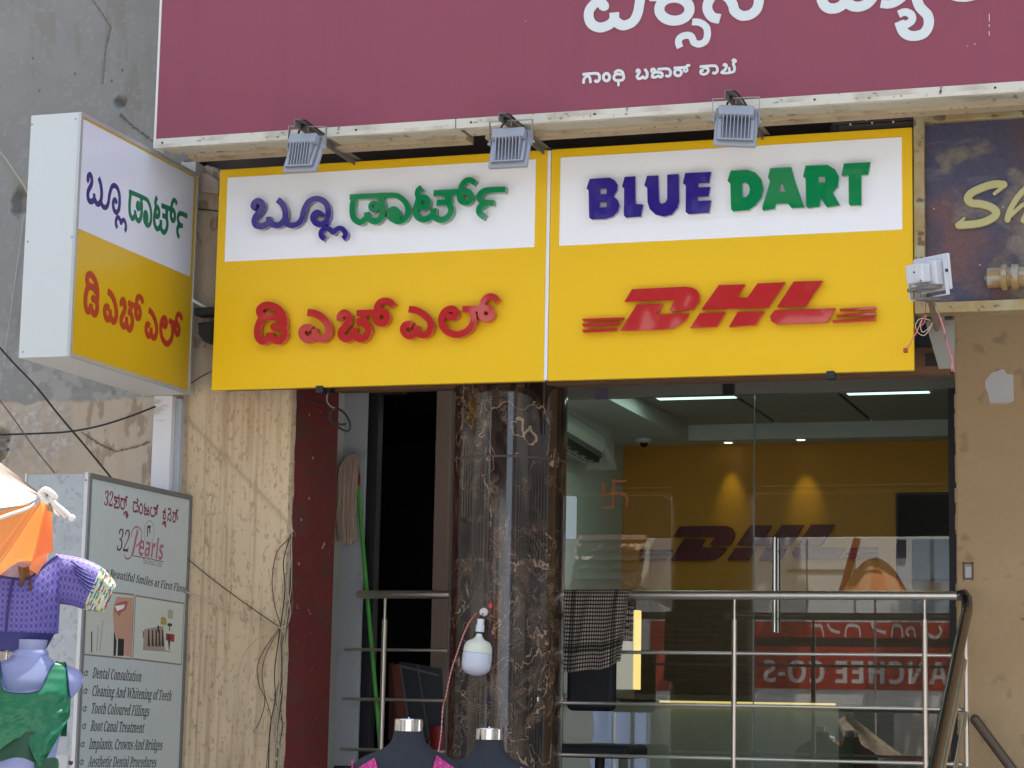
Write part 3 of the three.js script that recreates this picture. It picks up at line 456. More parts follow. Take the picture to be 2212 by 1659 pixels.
// mounting channel with bolts in the gap over the signboard
{
  const z = -0.02, a = onZ(1797, 257, z), b = onZ(1972, 283, z), ch = thing('mounting_channel', 'black steel channel with white bolts above the right end of the yellow signboard', 'steel channel');
  const ty = onZ(1880, 250, z).y, my = onZ(1880, 263, z).y;
  part('upper_plate', box(a.x, my, -0.06, 1.9, ty + 0.06, z - 0.008), M.iron, ch); part('lower_plate', box(a.x + 0.03, my - 0.06, -0.05, 1.9, my - 0.004, z - 0.012), M.iron, ch); part('lug', box(a.x - 0.01, my - 0.1, -0.05, a.x + 0.029, my - 0.002, z - 0.012), M.darkAlu, ch);
  for (const [px, py] of [[1817, 255], [1871.5, 255], [1923, 251]]) part('bolt', lathe([[0, 0.006], [0.006, 0.005], [0.0105, 0], [0.0105, -0.004]], 14).rotateX(Math.PI / 2).translate(onZ(px, py, z).x, onZ(px, py, z).y, z - 0.004), mat([0.75, 0.75, 0.72], 0.35, { metalness: 0.3 }), ch);
  for (const [px, py] of [[1836, 267.5], [1883, 264.5], [1929, 262]]) part('bolt', new THREE.SphereGeometry(0.006, 10, 8).translate(onZ(px, py, z).x, onZ(px, py, z).y, z - 0.010), mat([0.6, 0.6, 0.62], 0.4), ch);
}
// ---------------------------------------------------------------- floodlights on angle iron arms
function floodlight(label, cx, cy, z, rot, armFoot, kind) {
  const o = thing('floodlight', label, 'floodlight', kind ? undefined : 'floodlights on arms over the yellow signboard'), h = new THREE.Group();
  const W = 0.2, H = 0.205, head = [];
  const P = (name, g, m) => { g = Array.isArray(g) ? merge(g) : g; head.push([name, g, m]); };
  P('rim', new RoundedBoxGeometry(W, H, 0.026, 3, 0.009).translate(0, 0, -0.013), M.floodGrey);
  P('lens', box(-0.085, -0.088, -0.0285, 0.085, 0.088, -0.0262, 0.001), phys([0.75, 0.76, 0.74], 0.25));
  P('heat_sink', new RoundedBoxGeometry(0.17, 0.165, 0.016, 2, 0.006).translate(0, 0.002, 0.006), M.finBase);
  P('driver_box', new RoundedBoxGeometry(0.165, 0.052, 0.046, 3, 0.008).translate(-0.002, 0.062, 0.026), M.floodGrey);
  P('fins', Array.from({ length: 8 }, (_, i) => { const g = new THREE.ExtrudeGeometry(new THREE.Shape([[0, 0.04], [0.036, 0.04], [0.006, -0.075], [0, -0.075]].map((p) => new THREE.Vector2(...p))), { depth: 0.0042, bevelEnabled: false }); g.rotateY(-Math.PI / 2); g.translate(-0.058 + i * 0.0172, 0, 0.0135); return g; }), M.floodGrey);
  P('fins', [box(-0.084, -0.080, 0.012, -0.066, 0.03, 0.018, 0.002), box(0.068, -0.080, 0.012, 0.084, 0.03, 0.018, 0.002), box(-0.084, -0.082, 0.012, 0.084, -0.074, 0.019, 0.002)], M.floodGrey);
  P('ear', [box(-0.107, 0.02, -0.02, -0.1, 0.055, 0.004, 0.003), box(0.1, 0.02, -0.02, 0.107, 0.055, 0.004, 0.003), new THREE.CylinderGeometry(0.007, 0.007, 0.012, 10).rotateZ(Math.PI / 2).translate(-0.113, 0.035, -0.008), new THREE.CylinderGeometry(0.007, 0.007, 0.012, 10).rotateZ(Math.PI / 2).translate(0.113, 0.035, -0.008)], M.floodGrey);
  const q = new THREE.Matrix4().makeRotationFromEuler(new THREE.Euler(...rot)).setPosition(cx, cy, z);
  for (const [n, g, m] of head) part(n, g.applyMatrix4(q), m, o);
  const c0 = V(0, 0.035, -0.008).applyMatrix4(q), r = new THREE.Matrix4().makeRotationFromEuler(new THREE.Euler(kind ? Math.PI + 0.25 : 0.12, rot[1], rot[2] * 0.7)).setPosition(c0);
  part('yoke', merge([box(-0.111, 0, -0.009, -0.107, 0.105, 0.009, 0.001), box(0.107, 0, -0.009, 0.111, 0.105, 0.009, 0.001), box(-0.111, 0.1051, -0.009, 0.111, 0.109, 0.009, 0.001)]).applyMatrix4(r), mat([0.36, 0.34, 0.33], 0.45, { metalness: 0.5 }), o);
  const top = V(0, 0.107, 0).applyMatrix4(r);
  if (!kind) {
    const tip = V(top.x - 0.015, top.y + 0.012, top.z + 0.10), dir = tip.clone().sub(armFoot), len = dir.length(), x = dir.clone().normalize(), s = V(0, 1, 0).cross(x).normalize(), u = x.clone().cross(s);
    const b = new THREE.Matrix4().makeBasis(s, u, x).setPosition(armFoot);
    part('arm', merge([box(-0.016, -0.002, 0, 0.016, 0.002, len, 0.001), box(-0.017, -0.034, 0, -0.013, -0.0021, len, 0.001)]).applyMatrix4(b), M.steelGrey, o, 'angle iron arm');
    part('bolt', rod(top.clone().add(V(0, -0.03, 0)), top.clone().add(V(0, 0.02, 0)), 0.0045, 10), M.steelGrey, o);
    const e = V(-0.05, 0.088, 0.02).applyMatrix4(q);
    part('cable', tube([e, e.clone().add(V(0.012, 0.02, 0.02)), top.clone().add(V(-0.012, -0.006, 0.03)), top.clone().add(V(-0.03, 0.012, 0.02)), top.clone().add(V(0.0, 0.02, 0.05)), top.clone().add(V(0.02, 0.005, 0.0)), armFoot.clone().lerp(top, 0.5).add(V(0, 0.012, 0))], 0.0052, 50), M.cableBlack, o);
  }
  return { o, q };
}
const c1 = onZ(656, 331, 0.6), c2 = onZ(1101, 320, 0.6), c3 = onZ(1590, 273, 0.6);
floodlight('grey floodlight tilted askew on its arm, leftmost of the three over the yellow signboard', c1.x, c1.y, 0.6, [-0.32, -0.18, -0.14], onZ(776, 346, -0.02));
floodlight('grey floodlight on its arm above the white divider of the yellow signboard', c2.x, c2.y, 0.6, [-0.30, -0.02, -0.015], onZ(1184, 322, -0.02));
floodlight('grey floodlight over the right half of the yellow signboard, beside the gold framed sign', c3.x, c3.y, 0.6, [-0.30, 0.2, 0.01], V(c3.x + 0.02, 4.47, -0.02));

// ---------------------------------------------------------------- gold framed sign on the right
{
  const Z = 0.0, zK = zoom(3600, 480, 3.4556), L = onZ(1975, 460, Z).x, B = onZ(2100, 674, Z).y, Lw = onZ(1998, 460, Z).x - L, ti = onZ(2100, 259, Z).y, to = ti + 0.062, bi = B + 0.052, R = 4.4;
  const s = thing('gold_framed_sign', 'weathered dark purple sign in a worn gold frame right of the yellow signboard', 'sign');
  const gold = texture(768, 768, (u, v) => { const a = fbm(u * 10, v * 10, 5, 41), g = fbm(u * 70, v * 70, 3, 44), d = smooth(0.62, 0.74, fbm(u * 34, v * 34, 4, 42)); return mixc(mixc(mixc([0.40, 0.27, 0.11], [0.44, 0.38, 0.22], smooth(0.35, 0.65, a)), [0.52, 0.44, 0.27], (g - 0.4) * 0.5), [0.10, 0.06, 0.03], d * 0.8); });
  const gm = mat([0.88, 0.88, 0.88], 0.62, { map: gold });
  part('frame', [metric(box(L, B, Z - 0.09, L + Lw, to, Z + 0.012, 0.004), 1.2), metric(box(L + Lw + 0.0005, ti, Z - 0.09, R, to, Z + 0.012, 0.004), 1.2), metric(box(L + Lw + 0.0005, B, Z - 0.09, R, bi, Z + 0.012, 0.004), 1.2)], gm, s);
  const pur = texture(1024, 1024, (u, v) => {
    const x = u * 2.6, y = v * 2.6, a = fbm(x * 4, y * 4, 5, 51), b = fbm(x * 3 + 9, y * 3, 4, 52), c = fbm(x * 6, y * 7, 5, 53), g = fbm(x * 90, y * 90, 3, 56), sc = smooth(0.60, 0.72, fbm(x * 4 + y * 1.5, y * 26 - x * 3, 4, 54)) * 0.18;
    let k = mixc([0.080, 0.055, 0.068], [0.055, 0.052, 0.092], smooth(0.38, 0.62, a)); k = mixc(k, [0.15, 0.065, 0.06], smooth(0.54, 0.74, b) * 0.8); k = mixc(k, [0.20, 0.16, 0.12], smooth(0.54, 0.74, c) * 0.75); k = mixc(k, [0.2, 0.19, 0.2], sc);
    return k.map((q) => q * (0.75 + 0.5 * g));
  });
  part('panel', metric(box(L + Lw + 0.001, bi + 0.001, Z - 0.04, R, ti - 0.001, Z - 0.025, 0), 2.6), mat([1, 1, 1], 0.5, { map: pur }), s);
  const S = { f: [], s: [[112, [[1425, 885], [1300, 878], [1140, 925], [990, 995], [932, 1078], [985, 1138], [1120, 1155], [1250, 1195], [1328, 1268], [1270, 1350], [1100, 1418], [850, 1445], [812, 1445]]], [52, [[1400, 935], [1302, 1008]]], [42, [[880, 1355], [800, 1425]]]] };
  const Hh = { s: [[84, [[1830, 850], [1700, 970], [1600, 1090], [1510, 1260], [1482, 1372]]], [60, [[1500, 1340], [1600, 1245], [1700, 1160], [1770, 1130], [1785, 1180], [1720, 1320], [1692, 1385], [1760, 1390], [1850, 1330]]]] };
  for (const g of [S, Hh]) { const q = cut(g, plane(zK, Z), 0.014, { bevel: 0.003 }); q.translate(0, 0, Z - 0.022); part('letter', q, mat([0.47, 0.42, 0.19], 0.5), s); }
  // turned ornament lying across the sign
  const zN = zoom(3072, 768, 2.1602), ax = onZ(...zN([1895, 745]), Z + 0.02), e = (x) => onZ(...zN([x, 745]), Z + 0.02).x - ax.x, rad = 0.0485;
  const worn = texture(512, 256, (u, v) => { const a = fbm(u * 8, v * 8, 5, 61); return mixc([0.36, 0.31, 0.26], [0.32, 0.2, 0.075], smooth(0.42, 0.6, a + 0.2 * Math.sin(u * 6.28))); });
  const orn = lathe([[0, 0], [rad * 0.9, 0], [rad, 0.004], [rad, e(2015)], [rad * 1.24, e(2018)], [rad * 1.28, e(2040)], [rad * 1.24, e(2068)], [rad * 0.98, e(2072)], [rad * 0.96, e(2105)], [rad * 1.24, e(2108)], [rad * 1.28, e(2140)], [rad * 1.24, e(2168)], [rad * 1.0, e(2172)], [rad * 1.0, e(2500)], [0, e(2502)]], 32);
  orn.rotateZ(-Math.PI / 2).translate(ax.x, ax.y, Z + 0.02);
  part('turned_ornament', orn, mat([1, 1, 1], 0.55, { map: worn }), s, 'turned gold ornament like a fluted rod');
  part('finial', rod(V(ax.x - 0.012, ax.y, Z + 0.02), V(ax.x, ax.y, Z + 0.02), 0.011), gm, s);
  for (const [x, y] of [[3090 - 3072 + 1815, 630], [1840, 140], [1435, 145], [2032, 130]]) { const p = onZ(...zN([x, y]), Z - 0.024); part('paint_chip', box(p.x - 0.003, p.y - 0.002, Z - 0.03, p.x + 0.002, p.y + 0.003, Z - 0.0235, 0), mat([0.6, 0.58, 0.55], 0.7), s); }
}
// white lamp on a rusty pipe between the two signs
{
  const p = onZ(2000, 592, 0.5), o = thing('wall_lamp', 'old white floodlight on a rusty pipe at the right edge of the yellow signboard', 'floodlight');
  const q = new THREE.Matrix4().makeRotationFromEuler(new THREE.Euler(0, 0.95, 0.12)).setPosition(p), at = (g) => (Array.isArray(g) ? merge(g) : g).applyMatrix4(q);
  const w = mat([0.66, 0.67, 0.70], 0.45, { map: dusty }), dk = mat([0.2, 0.17, 0.16], 0.7);
  part('rim', at([new RoundedBoxGeometry(0.016, 0.165, 0.215, 2, 0.006).translate(0.045, 0, 0), box(0.028, -0.07, -0.095, 0.037, 0.07, 0.095, 0.003)]), w, o);
  part('housing', at(box(-0.02, -0.058, -0.08, 0.0279, 0.055, 0.08, 0.008)), w, o);
  part('terminal_box', at([new RoundedBoxGeometry(0.06, 0.088, 0.105, 3, 0.01).translate(-0.0505, 0.0, 0), ...[0, 1, 2, 3, 4].map((i) => box(-0.083, -0.036, -0.04 + i * 0.018, -0.0795, 0.036, -0.034 + i * 0.018, 0.001))]), w, o);
  part('screw', at(new THREE.CylinderGeometry(0.004, 0.004, 0.004, 10).rotateZ(Math.PI / 2).translate(-0.0825, 0.006, 0.005)), M.black, o);
  part('underside', at(box(-0.06, -0.075, -0.07, 0.02, -0.0585, 0.07, 0.003)), dk, o);
  part('yoke', at([box(0.0, -0.105, 0.109, 0.022, 0.055, 0.113, 0.001), box(0.0, -0.105, -0.113, 0.022, 0.055, -0.109, 0.001), box(0.0, -0.109, -0.113, 0.022, -0.1051, 0.113, 0.001)]), w, o);
  part('bolt', at(new THREE.CylinderGeometry(0.0075, 0.0075, 0.008, 10).rotateX(Math.PI / 2).translate(0.011, 0.0, 0.115)), M.black, o);
  const b = V(0.011, -0.108, 0.0).applyMatrix4(q), foot = onZ(2024, 712, -0.1);
  part('plate', at([box(-0.07, -0.122, -0.02, 0.05, -0.1095, 0.03, 0.002), box(-0.068, -0.122, -0.015, -0.056, -0.085, 0.015, 0.002)]), M.steelGrey, o);
  part('stud', at([rod(V(-0.045, -0.15, 0), V(-0.045, -0.1, 0), 0.003, 8), rod(V(0.04, -0.15, 0), V(0.04, -0.1, 0), 0.003, 8)]), M.steelGrey, o);
  part('pipe', rod(foot, b, 0.0135, 16), mat([0.2, 0.135, 0.09], 0.75, { map: grain(5, 0.4, 77) }), o);
  part('bracket', box(foot.x - 0.01, foot.y - 0.03, -0.115, foot.x + 0.035, foot.y + 0.10, -0.085), mat([0.3, 0.26, 0.22], 0.7), o);
  part('lead', tube([V(-0.075, -0.03, 0.04).applyMatrix4(q), V(-0.1, -0.06, 0.04).applyMatrix4(q), V(-0.085, -0.078, 0.01).applyMatrix4(q), V(-0.03, -0.075, 0.05).applyMatrix4(q), V(0, -0.06, 0.07).applyMatrix4(q)], 0.004), M.cableGrey, o);
  const zM = zoom(3560, 940, 2.9618), P = (x, y, z = 0.05) => onZ(...zM([x, y]), z);
  const wr = thing('loose_wires', 'pink and cream wires dangling under the old white floodlight', 'wires');
  part('pink_wire', tube([P(425, 945), P(370, 1020), P(330, 1110), P(280, 1210), P(240, 1290), P(195, 1350)], 0.0026), M.cablePink, wr); part('pink_wire', tube([P(435, 950), P(390, 1060), P(345, 1090), P(320, 1150), P(290, 1200)], 0.0024), M.cablePink, wr);
  part('pink_wire', tube([P(570, 920), P(610, 1040), P(650, 1170), P(680, 1290), P(720, 1420), P(745, 1540), P(760, 1625)], 0.0036), M.cablePink, wr); part('pink_wire', tube([P(575, 930), P(625, 1060), P(660, 1200), P(690, 1330), P(735, 1470), P(732, 1615)], 0.003), mat([0.66, 0.3, 0.28], 0.5), wr);
  part('cream_wire', tube([P(480, 1010), P(360, 990), P(305, 1060), P(325, 1150), P(400, 1190), P(460, 1130), P(500, 1040)], 0.0024, 60), M.cableCream, wr); part('cream_wire', tube([P(520, 1030), P(440, 1120), P(385, 1150), P(360, 1080), P(380, 1000)], 0.0024, 50), M.cableCream, wr);
  part('connector', box(P(160, 1340).x, P(180, 1395).y, 0.04, P(210, 1340).x, P(180, 1342).y, 0.062), mat([0.4, 0.05, 0.03], 0.5), wr);
  part('tape', rod(P(652, 1180), P(660, 1245), 0.005), mat([0.12, 0.14, 0.16], 0.5), wr);
}
// ---------------------------------------------------------------- right wall and what stands on it
{
  const WZ = -1.72, L = onZ(2066, 1000, WZ).x, T = 4.295, tan = texture(1024, 1024, (u, v) => { const a = fbm(u * 6, v * 6, 5, 71), b = fbm(u * 90, v * 90, 3, 72), s = smooth(0.68, 0.8, fbm(u * 22, v * 22, 4, 73)); return mixc(mixc([0.46, 0.31, 0.165], [0.53, 0.375, 0.21], a), [0.28, 0.19, 0.11], s * 0.5 + (b - 0.5) * 0.18); });
  const w = thing('right_wall', 'plain tan wall at the right under the gold framed sign', 'wall');
  part('face', metric(box(L, 0, GLASS_Z + 0.06, 6, T, WZ, 0.006), 2.4), mat([1, 1, 1], 0.92, { map: tan, bumpMap: fineBump, bumpScale: 0.0006 }), w);
  const edge = []; let y = 0; while (y < T - 0.05) { const h = rr(0.02, 0.09); edge.push(box(L - rr(0.002, 0.011), y, WZ - 0.04, L + 0.004, y + h - 0.002, WZ + 0.002 + rr(0, 0.003), 0.002)); y += h; }
  part('rough_edge', edge, mat([0.40, 0.29, 0.18], 0.95), w, 'uneven plaster edge');
  const f = [[1998, 694], [2063, 690], [2062, 796], [2028, 797]].map(([a, b]) => { const q = onZ(a, b, -0.08); return [q.x, q.y]; }).reverse();
  single('flashing_sheet', outline(f, 0.012, -0.09), mat([0.24, 0.215, 0.18], 0.8), 'grey brown triangular sheet in the gap under the old white floodlight', 'sheet');
  const bw = onZ(1980, 752, -0.3), bx = onZ(2050, 800, -0.3);
  const bm = thing('timber_beam', 'dark stained timber beam in the gap at the lower right corner of the yellow signboard', 'beam');
  part('beam', metric(box(-1.25, bx.y - 0.02, -0.38, onZ(2049, 770, -0.3).x, bw.y, -0.28), 0.7), mat([0.9, 0.75, 0.6], 0.7, { map: wood }), bm); part('upper_block', box(1.6, bw.y + 0.001, -0.4, onZ(2049, 770, -0.3).x, bw.y + 0.12, -0.3), M.darkAlu, bm); part('slot', box(onZ(2000, 765, -0.3).x, bx.y + 0.02, -0.279, onZ(2040, 765, -0.3).x, bw.y - 0.03, -0.274, 0.001), mat([0.03, 0.02, 0.015], 0.9), bm);
  const pp = [[2128, 822], [2142, 805], [2168, 797], [2175, 808], [2189, 809], [2190, 866], [2176, 872], [2138, 873], [2134, 850], [2128, 836]].map(([a, b]) => { const q = onZ(a, b, WZ + 0.002); return [q.x, q.y]; }).reverse();
  const pg = thing('torn_poster', 'torn blank white scrap of paper stuck on the tan right wall', 'poster');
  part('paper', outline(pp, 0.003, WZ + 0.001, 0.0004), mat([0.60, 0.58, 0.57], 0.85), pg); part('curled_edge', tube([onZ(2137, 870, WZ + 0.006), onZ(2155, 872, WZ + 0.008), onZ(2177, 869, WZ + 0.006)], 0.0022, 12), mat([0.55, 0.53, 0.52], 0.85), pg);
  const sb = thing('switch_box', 'small open metal switch box set in the tan right wall', 'switch box'), a = onZ(2080, 1218, WZ), b = onZ(2103, 1252, WZ);
  part('frame', [box(a.x, b.y, WZ - 0.0050, a.x + 0.006, a.y, WZ + 0.0100, 0.001), box(b.x - 0.006, b.y, WZ - 0.0050, b.x, a.y, WZ + 0.0100, 0.001), box(a.x - 0.004, a.y + 0.0005, WZ - 0.0050, b.x + 0.004, a.y + 0.007, WZ + 0.0120, 0.001), box(a.x + 0.0065, b.y, WZ - 0.0050, b.x - 0.0065, b.y + 0.005, WZ + 0.0080, 0.001)], mat([0.13, 0.09, 0.06], 0.7), sb);
  part('back', box(a.x + 0.0065, b.y + 0.006, WZ - 0.0040, b.x - 0.0065, a.y - 0.0005, WZ + 0.0025, 0.001), mat([0.34, 0.31, 0.30], 0.6), sb); part('shutter', box(a.x + 0.014, b.y + 0.012, WZ + 0.0030, b.x - 0.010, a.y - 0.016, WZ + 0.0065, 0.001), mat([0.55, 0.53, 0.52], 0.5), sb);
  for (const [x, y] of [[2083, 1214], [2100, 1214], [2082, 1255], [2101, 1255]]) part('screw', new THREE.SphereGeometry(0.003, 8, 6).translate(onZ(x, y, WZ + 0.0000).x, onZ(x, y, WZ + 0.0000).y, WZ + 0.0020), M.iron, sb);
  const h0 = onZ(2106, 1554, WZ + 0.14), h1 = onZ(2215, 1700, WZ + 0.14);
  const hr = thing('wall_handrail', 'brown sloping handrail fixed to the tan right wall at the lower right corner', 'handrail');
  part('rail', [rod(h0, h1, 0.027, 20), new THREE.SphereGeometry(0.027, 20, 14).translate(h0.x, h0.y, h0.z)], mat([0.11, 0.075, 0.05], 0.35, { metalness: 0.3 }), hr); part('bracket', rod(h0.clone().lerp(h1, 0.85), h0.clone().lerp(h1, 0.85).add(V(0, -0.02, -0.14)), 0.009), M.iron, hr);
  const mk = onZ(2205, 1335, WZ + 0.002); single('dry_twig', tube([mk, mk.clone().add(V(0.012, -0.006, 0.004)), mk.clone().add(V(0.05, -0.03, 0.004))], 0.002, 10), M.iron, 'short dark twig caught on the tan wall at the right edge', 'twig');
}
// ---------------------------------------------------------------- left walls, displaced so that chips and cracks are real
function wallFace(x0, x1, y0, y1, dx, height, colour, tw, th, z) {
  const nu = Math.round((x1 - x0) / dx), nv = Math.round((y1 - y0) / dx);
  const g = sheet(nu, nv, (u, v) => { const x = lerp(x0, x1, u), y = lerp(y0, y1, v); return V(x, y, z + height(x, y)); });
  return [g, mat([1, 1, 1], 0.93, { map: (() => { const t = texture(tw, th, (u, v) => colour(lerp(x0, x1, u), lerp(y0, y1, v))); t.wrapS = t.wrapT = THREE.ClampToEdgeWrapping; return t; })() })];
}
const ZW = -0.35;
{
  const at = (px, py) => { const p = onZ(px, py, ZW); return [p.x, p.y]; };
  const hole = (x, y, px, py, rx, ry, s) => { const [a, b] = at(px, py), d = Math.hypot((x - a) / rx, (y - b) / ry) + (fbm(x * 26, y * 26, 3, s) - 0.5) * 1.1; return 1 - smooth(0.62, 1.05, d); };
  const border = (x) => 3.29 + 0.05 * (fbm(x * 9, 2, 4, 81) - 0.5) + (x + 2.9) * 0.02;
  const crack = (x, y, pts, w) => { let m = 9; for (let i = 0; i < pts.length - 1; i++) { const [ax, ay] = pts[i], [bx, by] = pts[i + 1], t = clamp(((x - ax) * (bx - ax) + (y - ay) * (by - ay)) / ((bx - ax) ** 2 + (by - ay) ** 2)); m = Math.min(m, Math.hypot(x - ax - t * (bx - ax), y - ay - t * (by - ay))); } return 1 - smooth(w * 0.4, w, m + (noise(x * 90, y * 90, 5) - 0.5) * w); };
  const C1 = [[335, 1045 - 10], [400, 1090], [440, 1100], [500, 1120], [560, 1115], [600, 1090]].map(([a, b]) => at(a * 0.54, 829.5 + (b - 768) * 0.54 * 0.9));
  const crackA = [[325, 945], [350, 965], [385, 970], [415, 966]].map(([a, b]) => at(a - 75, b)), cr2 = [[175, 933], [215, 960], [250, 975], [290, 966], [322, 955]].map(([a, b]) => at(a, b)), cr3 = [[200, 0], [222, 30], [240, 60], [228, 110], [222, 180]].map(([a, b]) => at(a, b)), cr4 = [[262, 250], [290, 275], [330, 305]].map(([a, b]) => at(a, b)), cr5 = [[142, 1165 - 300], [150, 905], [147, 930]].map(([a, b]) => at(a, b));
  const edge = at(152, 900)[0];
  const rough = (x, y) => smooth(0.02, -0.02, y - border(x)) * smooth(at(156, 880)[0] + 0.03, at(146, 880)[0], x + 0.05 * (fbm(y * 8, 3, 3, 88) - 0.5)) * smooth(at(70, 1000)[1] - 0.1, at(70, 935)[1], y + 0.08 * fbm(x * 7, 1, 3, 4));
  const heightL = (x, y) => {
    const g = smooth(-0.012, 0.012, y - border(x)), r = rough(x, y), low = smooth(3.9, 3.5, y) * g * smooth(0.45, 0.7, fbm(x * 10, y * 10, 4, 85));
    return -0.004 + 0.009 * g + 0.004 * (fbm(x * 3, y * 3, 3, 82) - 0.5) + r * 0.022 * (fbm(x * 30, y * 30, 4, 83) - 0.35) - low * 0.007 - 0.05 * hole(x, y, 262, 222, 0.04, 0.045, 86) - 0.06 * hole(x, y, 44, 432, 0.045, 0.085, 87) - 0.08 * hole(x, y, 2, 966, 0.05, 0.1, 89) - 0.012 * (crack(x, y, cr2, 0.006) + crack(x, y, cr4, 0.008)) * 1 - 0.006 * crack(x, y, cr3, 0.006);
  };
  const colL = (x, y) => {
    const g = smooth(-0.012, 0.012, y - border(x)), a = fbm(x * 5, y * 5, 5, 90), f = fbm(x * 40, y * 40, 4, 91), st = smooth(0.60, 0.74, fbm(x * 11, y * 2.4, 5, 92)), r = rough(x, y);
    let k = mixc([0.225, 0.218, 0.198], [0.272, 0.264, 0.242], a); k = mixc(k, [0.20, 0.17, 0.135], st * 0.4); k = mixc(k, [0.35, 0.34, 0.33], smooth(0.62, 0.7, f) * 0.25);
    const worn = smooth(3.95, 3.4, y + 0.25 * fbm(x * 6, y * 6, 3, 93)) * smooth(0.52, 0.62, fbm(x * 16, y * 16, 4, 94)); k = mixc(k, [0.40, 0.37, 0.34], worn * 0.55);
    let q = mixc([0.44, 0.35, 0.255], [0.52, 0.43, 0.325], fbm(x * 6, y * 5, 5, 95)); q = mixc(q, [0.24, 0.165, 0.10], smooth(0.62, 0.72, fbm(x * 26, y * 9, 4, 96)) * 0.6); q = mixc(q, [0.40, 0.345, 0.29], r * 0.7); q = mixc(q, [0.62, 0.57, 0.52], r * smooth(0.56, 0.66, f) * 0.4);
    q = mixc(q, [0.46, 0.33, 0.21], smooth(0.5, 0.7, fbm(x * 30, y * 3, 4, 99)) * 0.35);
    k = mixc(q, k, g);
    const cr = Math.max(crack(x, y, cr2, 0.008) * 0.75, crack(x, y, cr3, 0.007) * 0.6, crack(x, y, cr4, 0.008) * 0.6);
    k = mixc(k, [0.10, 0.075, 0.05], cr);
    for (const [a2, b2] of [[72, 127], [173, 330], [86, 196], [163, 160], [265, 152], [242, 175], [258, 335]]) { const [hx, hy] = at(a2, b2); k = mixc(k, [0.11, 0.10, 0.09], 1 - smooth(0.004, 0.009, Math.hypot(x - hx, (y - hy) * 0.8))); }
    return k;
  };
  const w = thing('grey_wall', 'cracked grey plaster wall at the far left, bare tan plaster below', 'wall');
  let [g, m] = wallFace(-3.7, -2.12, 0.6, 5.95, 0.0115, heightL, colL, 512, 2048, ZW); part('face', g, m, w);
  part('masonry', metric(box(-9, 0, -3, -2.12, 10.2, ZW - 0.09), 2), plaster, w); part('upper_face', metric(box(-3.7, 5.951, ZW - 0.089, -2.121, 10.2, ZW + 0.004), 2), plaster, w); part('lower_face', metric(box(-9, 0, ZW - 0.089, -2.121, 0.599, ZW - 0.004), 2), plaster, w); part('side_face', metric(box(-9, 0.6, ZW - 0.089, -3.701, 10.2, ZW + 0.004), 2), plaster, w);
  const ZT = -0.3;
  const top = (x) => 4.60 - (x + 2.2) * 0.28 + 0.07 * (fbm(x * 14, 7, 4, 101) - 0.5), right = (y) => -1.492 + 0.012 * (fbm(y * 13, 3, 4, 102) - 0.5);
  const streak = (x, y) => smooth(0.45, 0.72, fbm(x * 55, y * 1.6, 4, 103));
  const colT = (x, y) => {
    const a = fbm(x * 4, y * 3, 5, 104), s = streak(x, y), sp = smooth(0.71, 0.78, fbm(x * 52, y * 20, 4, 105)), up = smooth(3.3, 3.5, y + 0.15 * fbm(x * 8, y * 8, 3, 4));
    let k = mixc([0.62, 0.455, 0.275], [0.73, 0.555, 0.355], a); k = mixc(k, [0.47, 0.33, 0.19], s * 0.7); k = mixc(k, [0.30, 0.19, 0.10], sp * 0.55); k = mixc(k, [0.36, 0.23, 0.125], smooth(0.66, 0.74, fbm(x * 80, y * 34, 3, 108)) * 0.5); k = mixc(k, [0.40, 0.28, 0.17], smooth(0.5, 0.75, fbm(x * 7 + 3, y * 1.1, 4, 109)) * 0.4); k = mixc(k, [0.36, 0.285, 0.21], up * 0.75); k = mixc(k, [0.16, 0.11, 0.075], up * smooth(0.6, 0.72, fbm(x * 20, y * 12, 4, 106)) * 0.6);
    return mixc(k, [0.34, 0.22, 0.11], crack(x, y, crackA.map(([p, q]) => [p + 0.17, q]), 0.004) * 0.6);
  };
  const tw = thing('tan_wall', 'streaked tan plaster wall between the white post and the dark red pillar', 'wall');
  [g, m] = wallFace(-2.21, -1.47, 0.6, 4.7, 0.0095, (x, y) => 0.004 * (fbm(x * 6, y * 4, 4, 107) - 0.5) - 0.0035 * streak(x, y), colT, 512, 2048, ZT);
  { const p = g.attributes.position; for (let i = 0; i < p.count; i++) { const x = p.getX(i), y = p.getY(i); if (x > right(y)) p.setX(i, right(y)), p.setZ(i, ZT - 0.045 - 0.0002 * (i % 5)); if (y > top(x)) p.setY(i, top(x)), p.setZ(i, ZT - 0.045 - 0.0002 * (i % 7)); } g.computeVertexNormals(); }
  part('face', g, m, tw); part('masonry', metric(box(-2.208, 0, -1.8, -1.81, 4.38, ZT - 0.03), 2), plaster, tw); part('backing', metric(box(-1.81, 0.6, ZT - 0.03, -1.507, 4.3, ZT - 0.008), 2), plaster, tw);
  const pc = (pts, z) => outline(pts.map(([a, b]) => { const q = onZ(a, b, z); return [q.x, q.y]; }).reverse(), 0.05, z - 0.05);
  part('broken_top', pc([[415, 352], [424, 358], [436, 372], [452, 377], [472, 392], [472, 420], [415, 410]], -0.262), mat([0.42, 0.34, 0.26], 0.95, { map: dusty }), tw, 'broken plaster corner at the top');
}
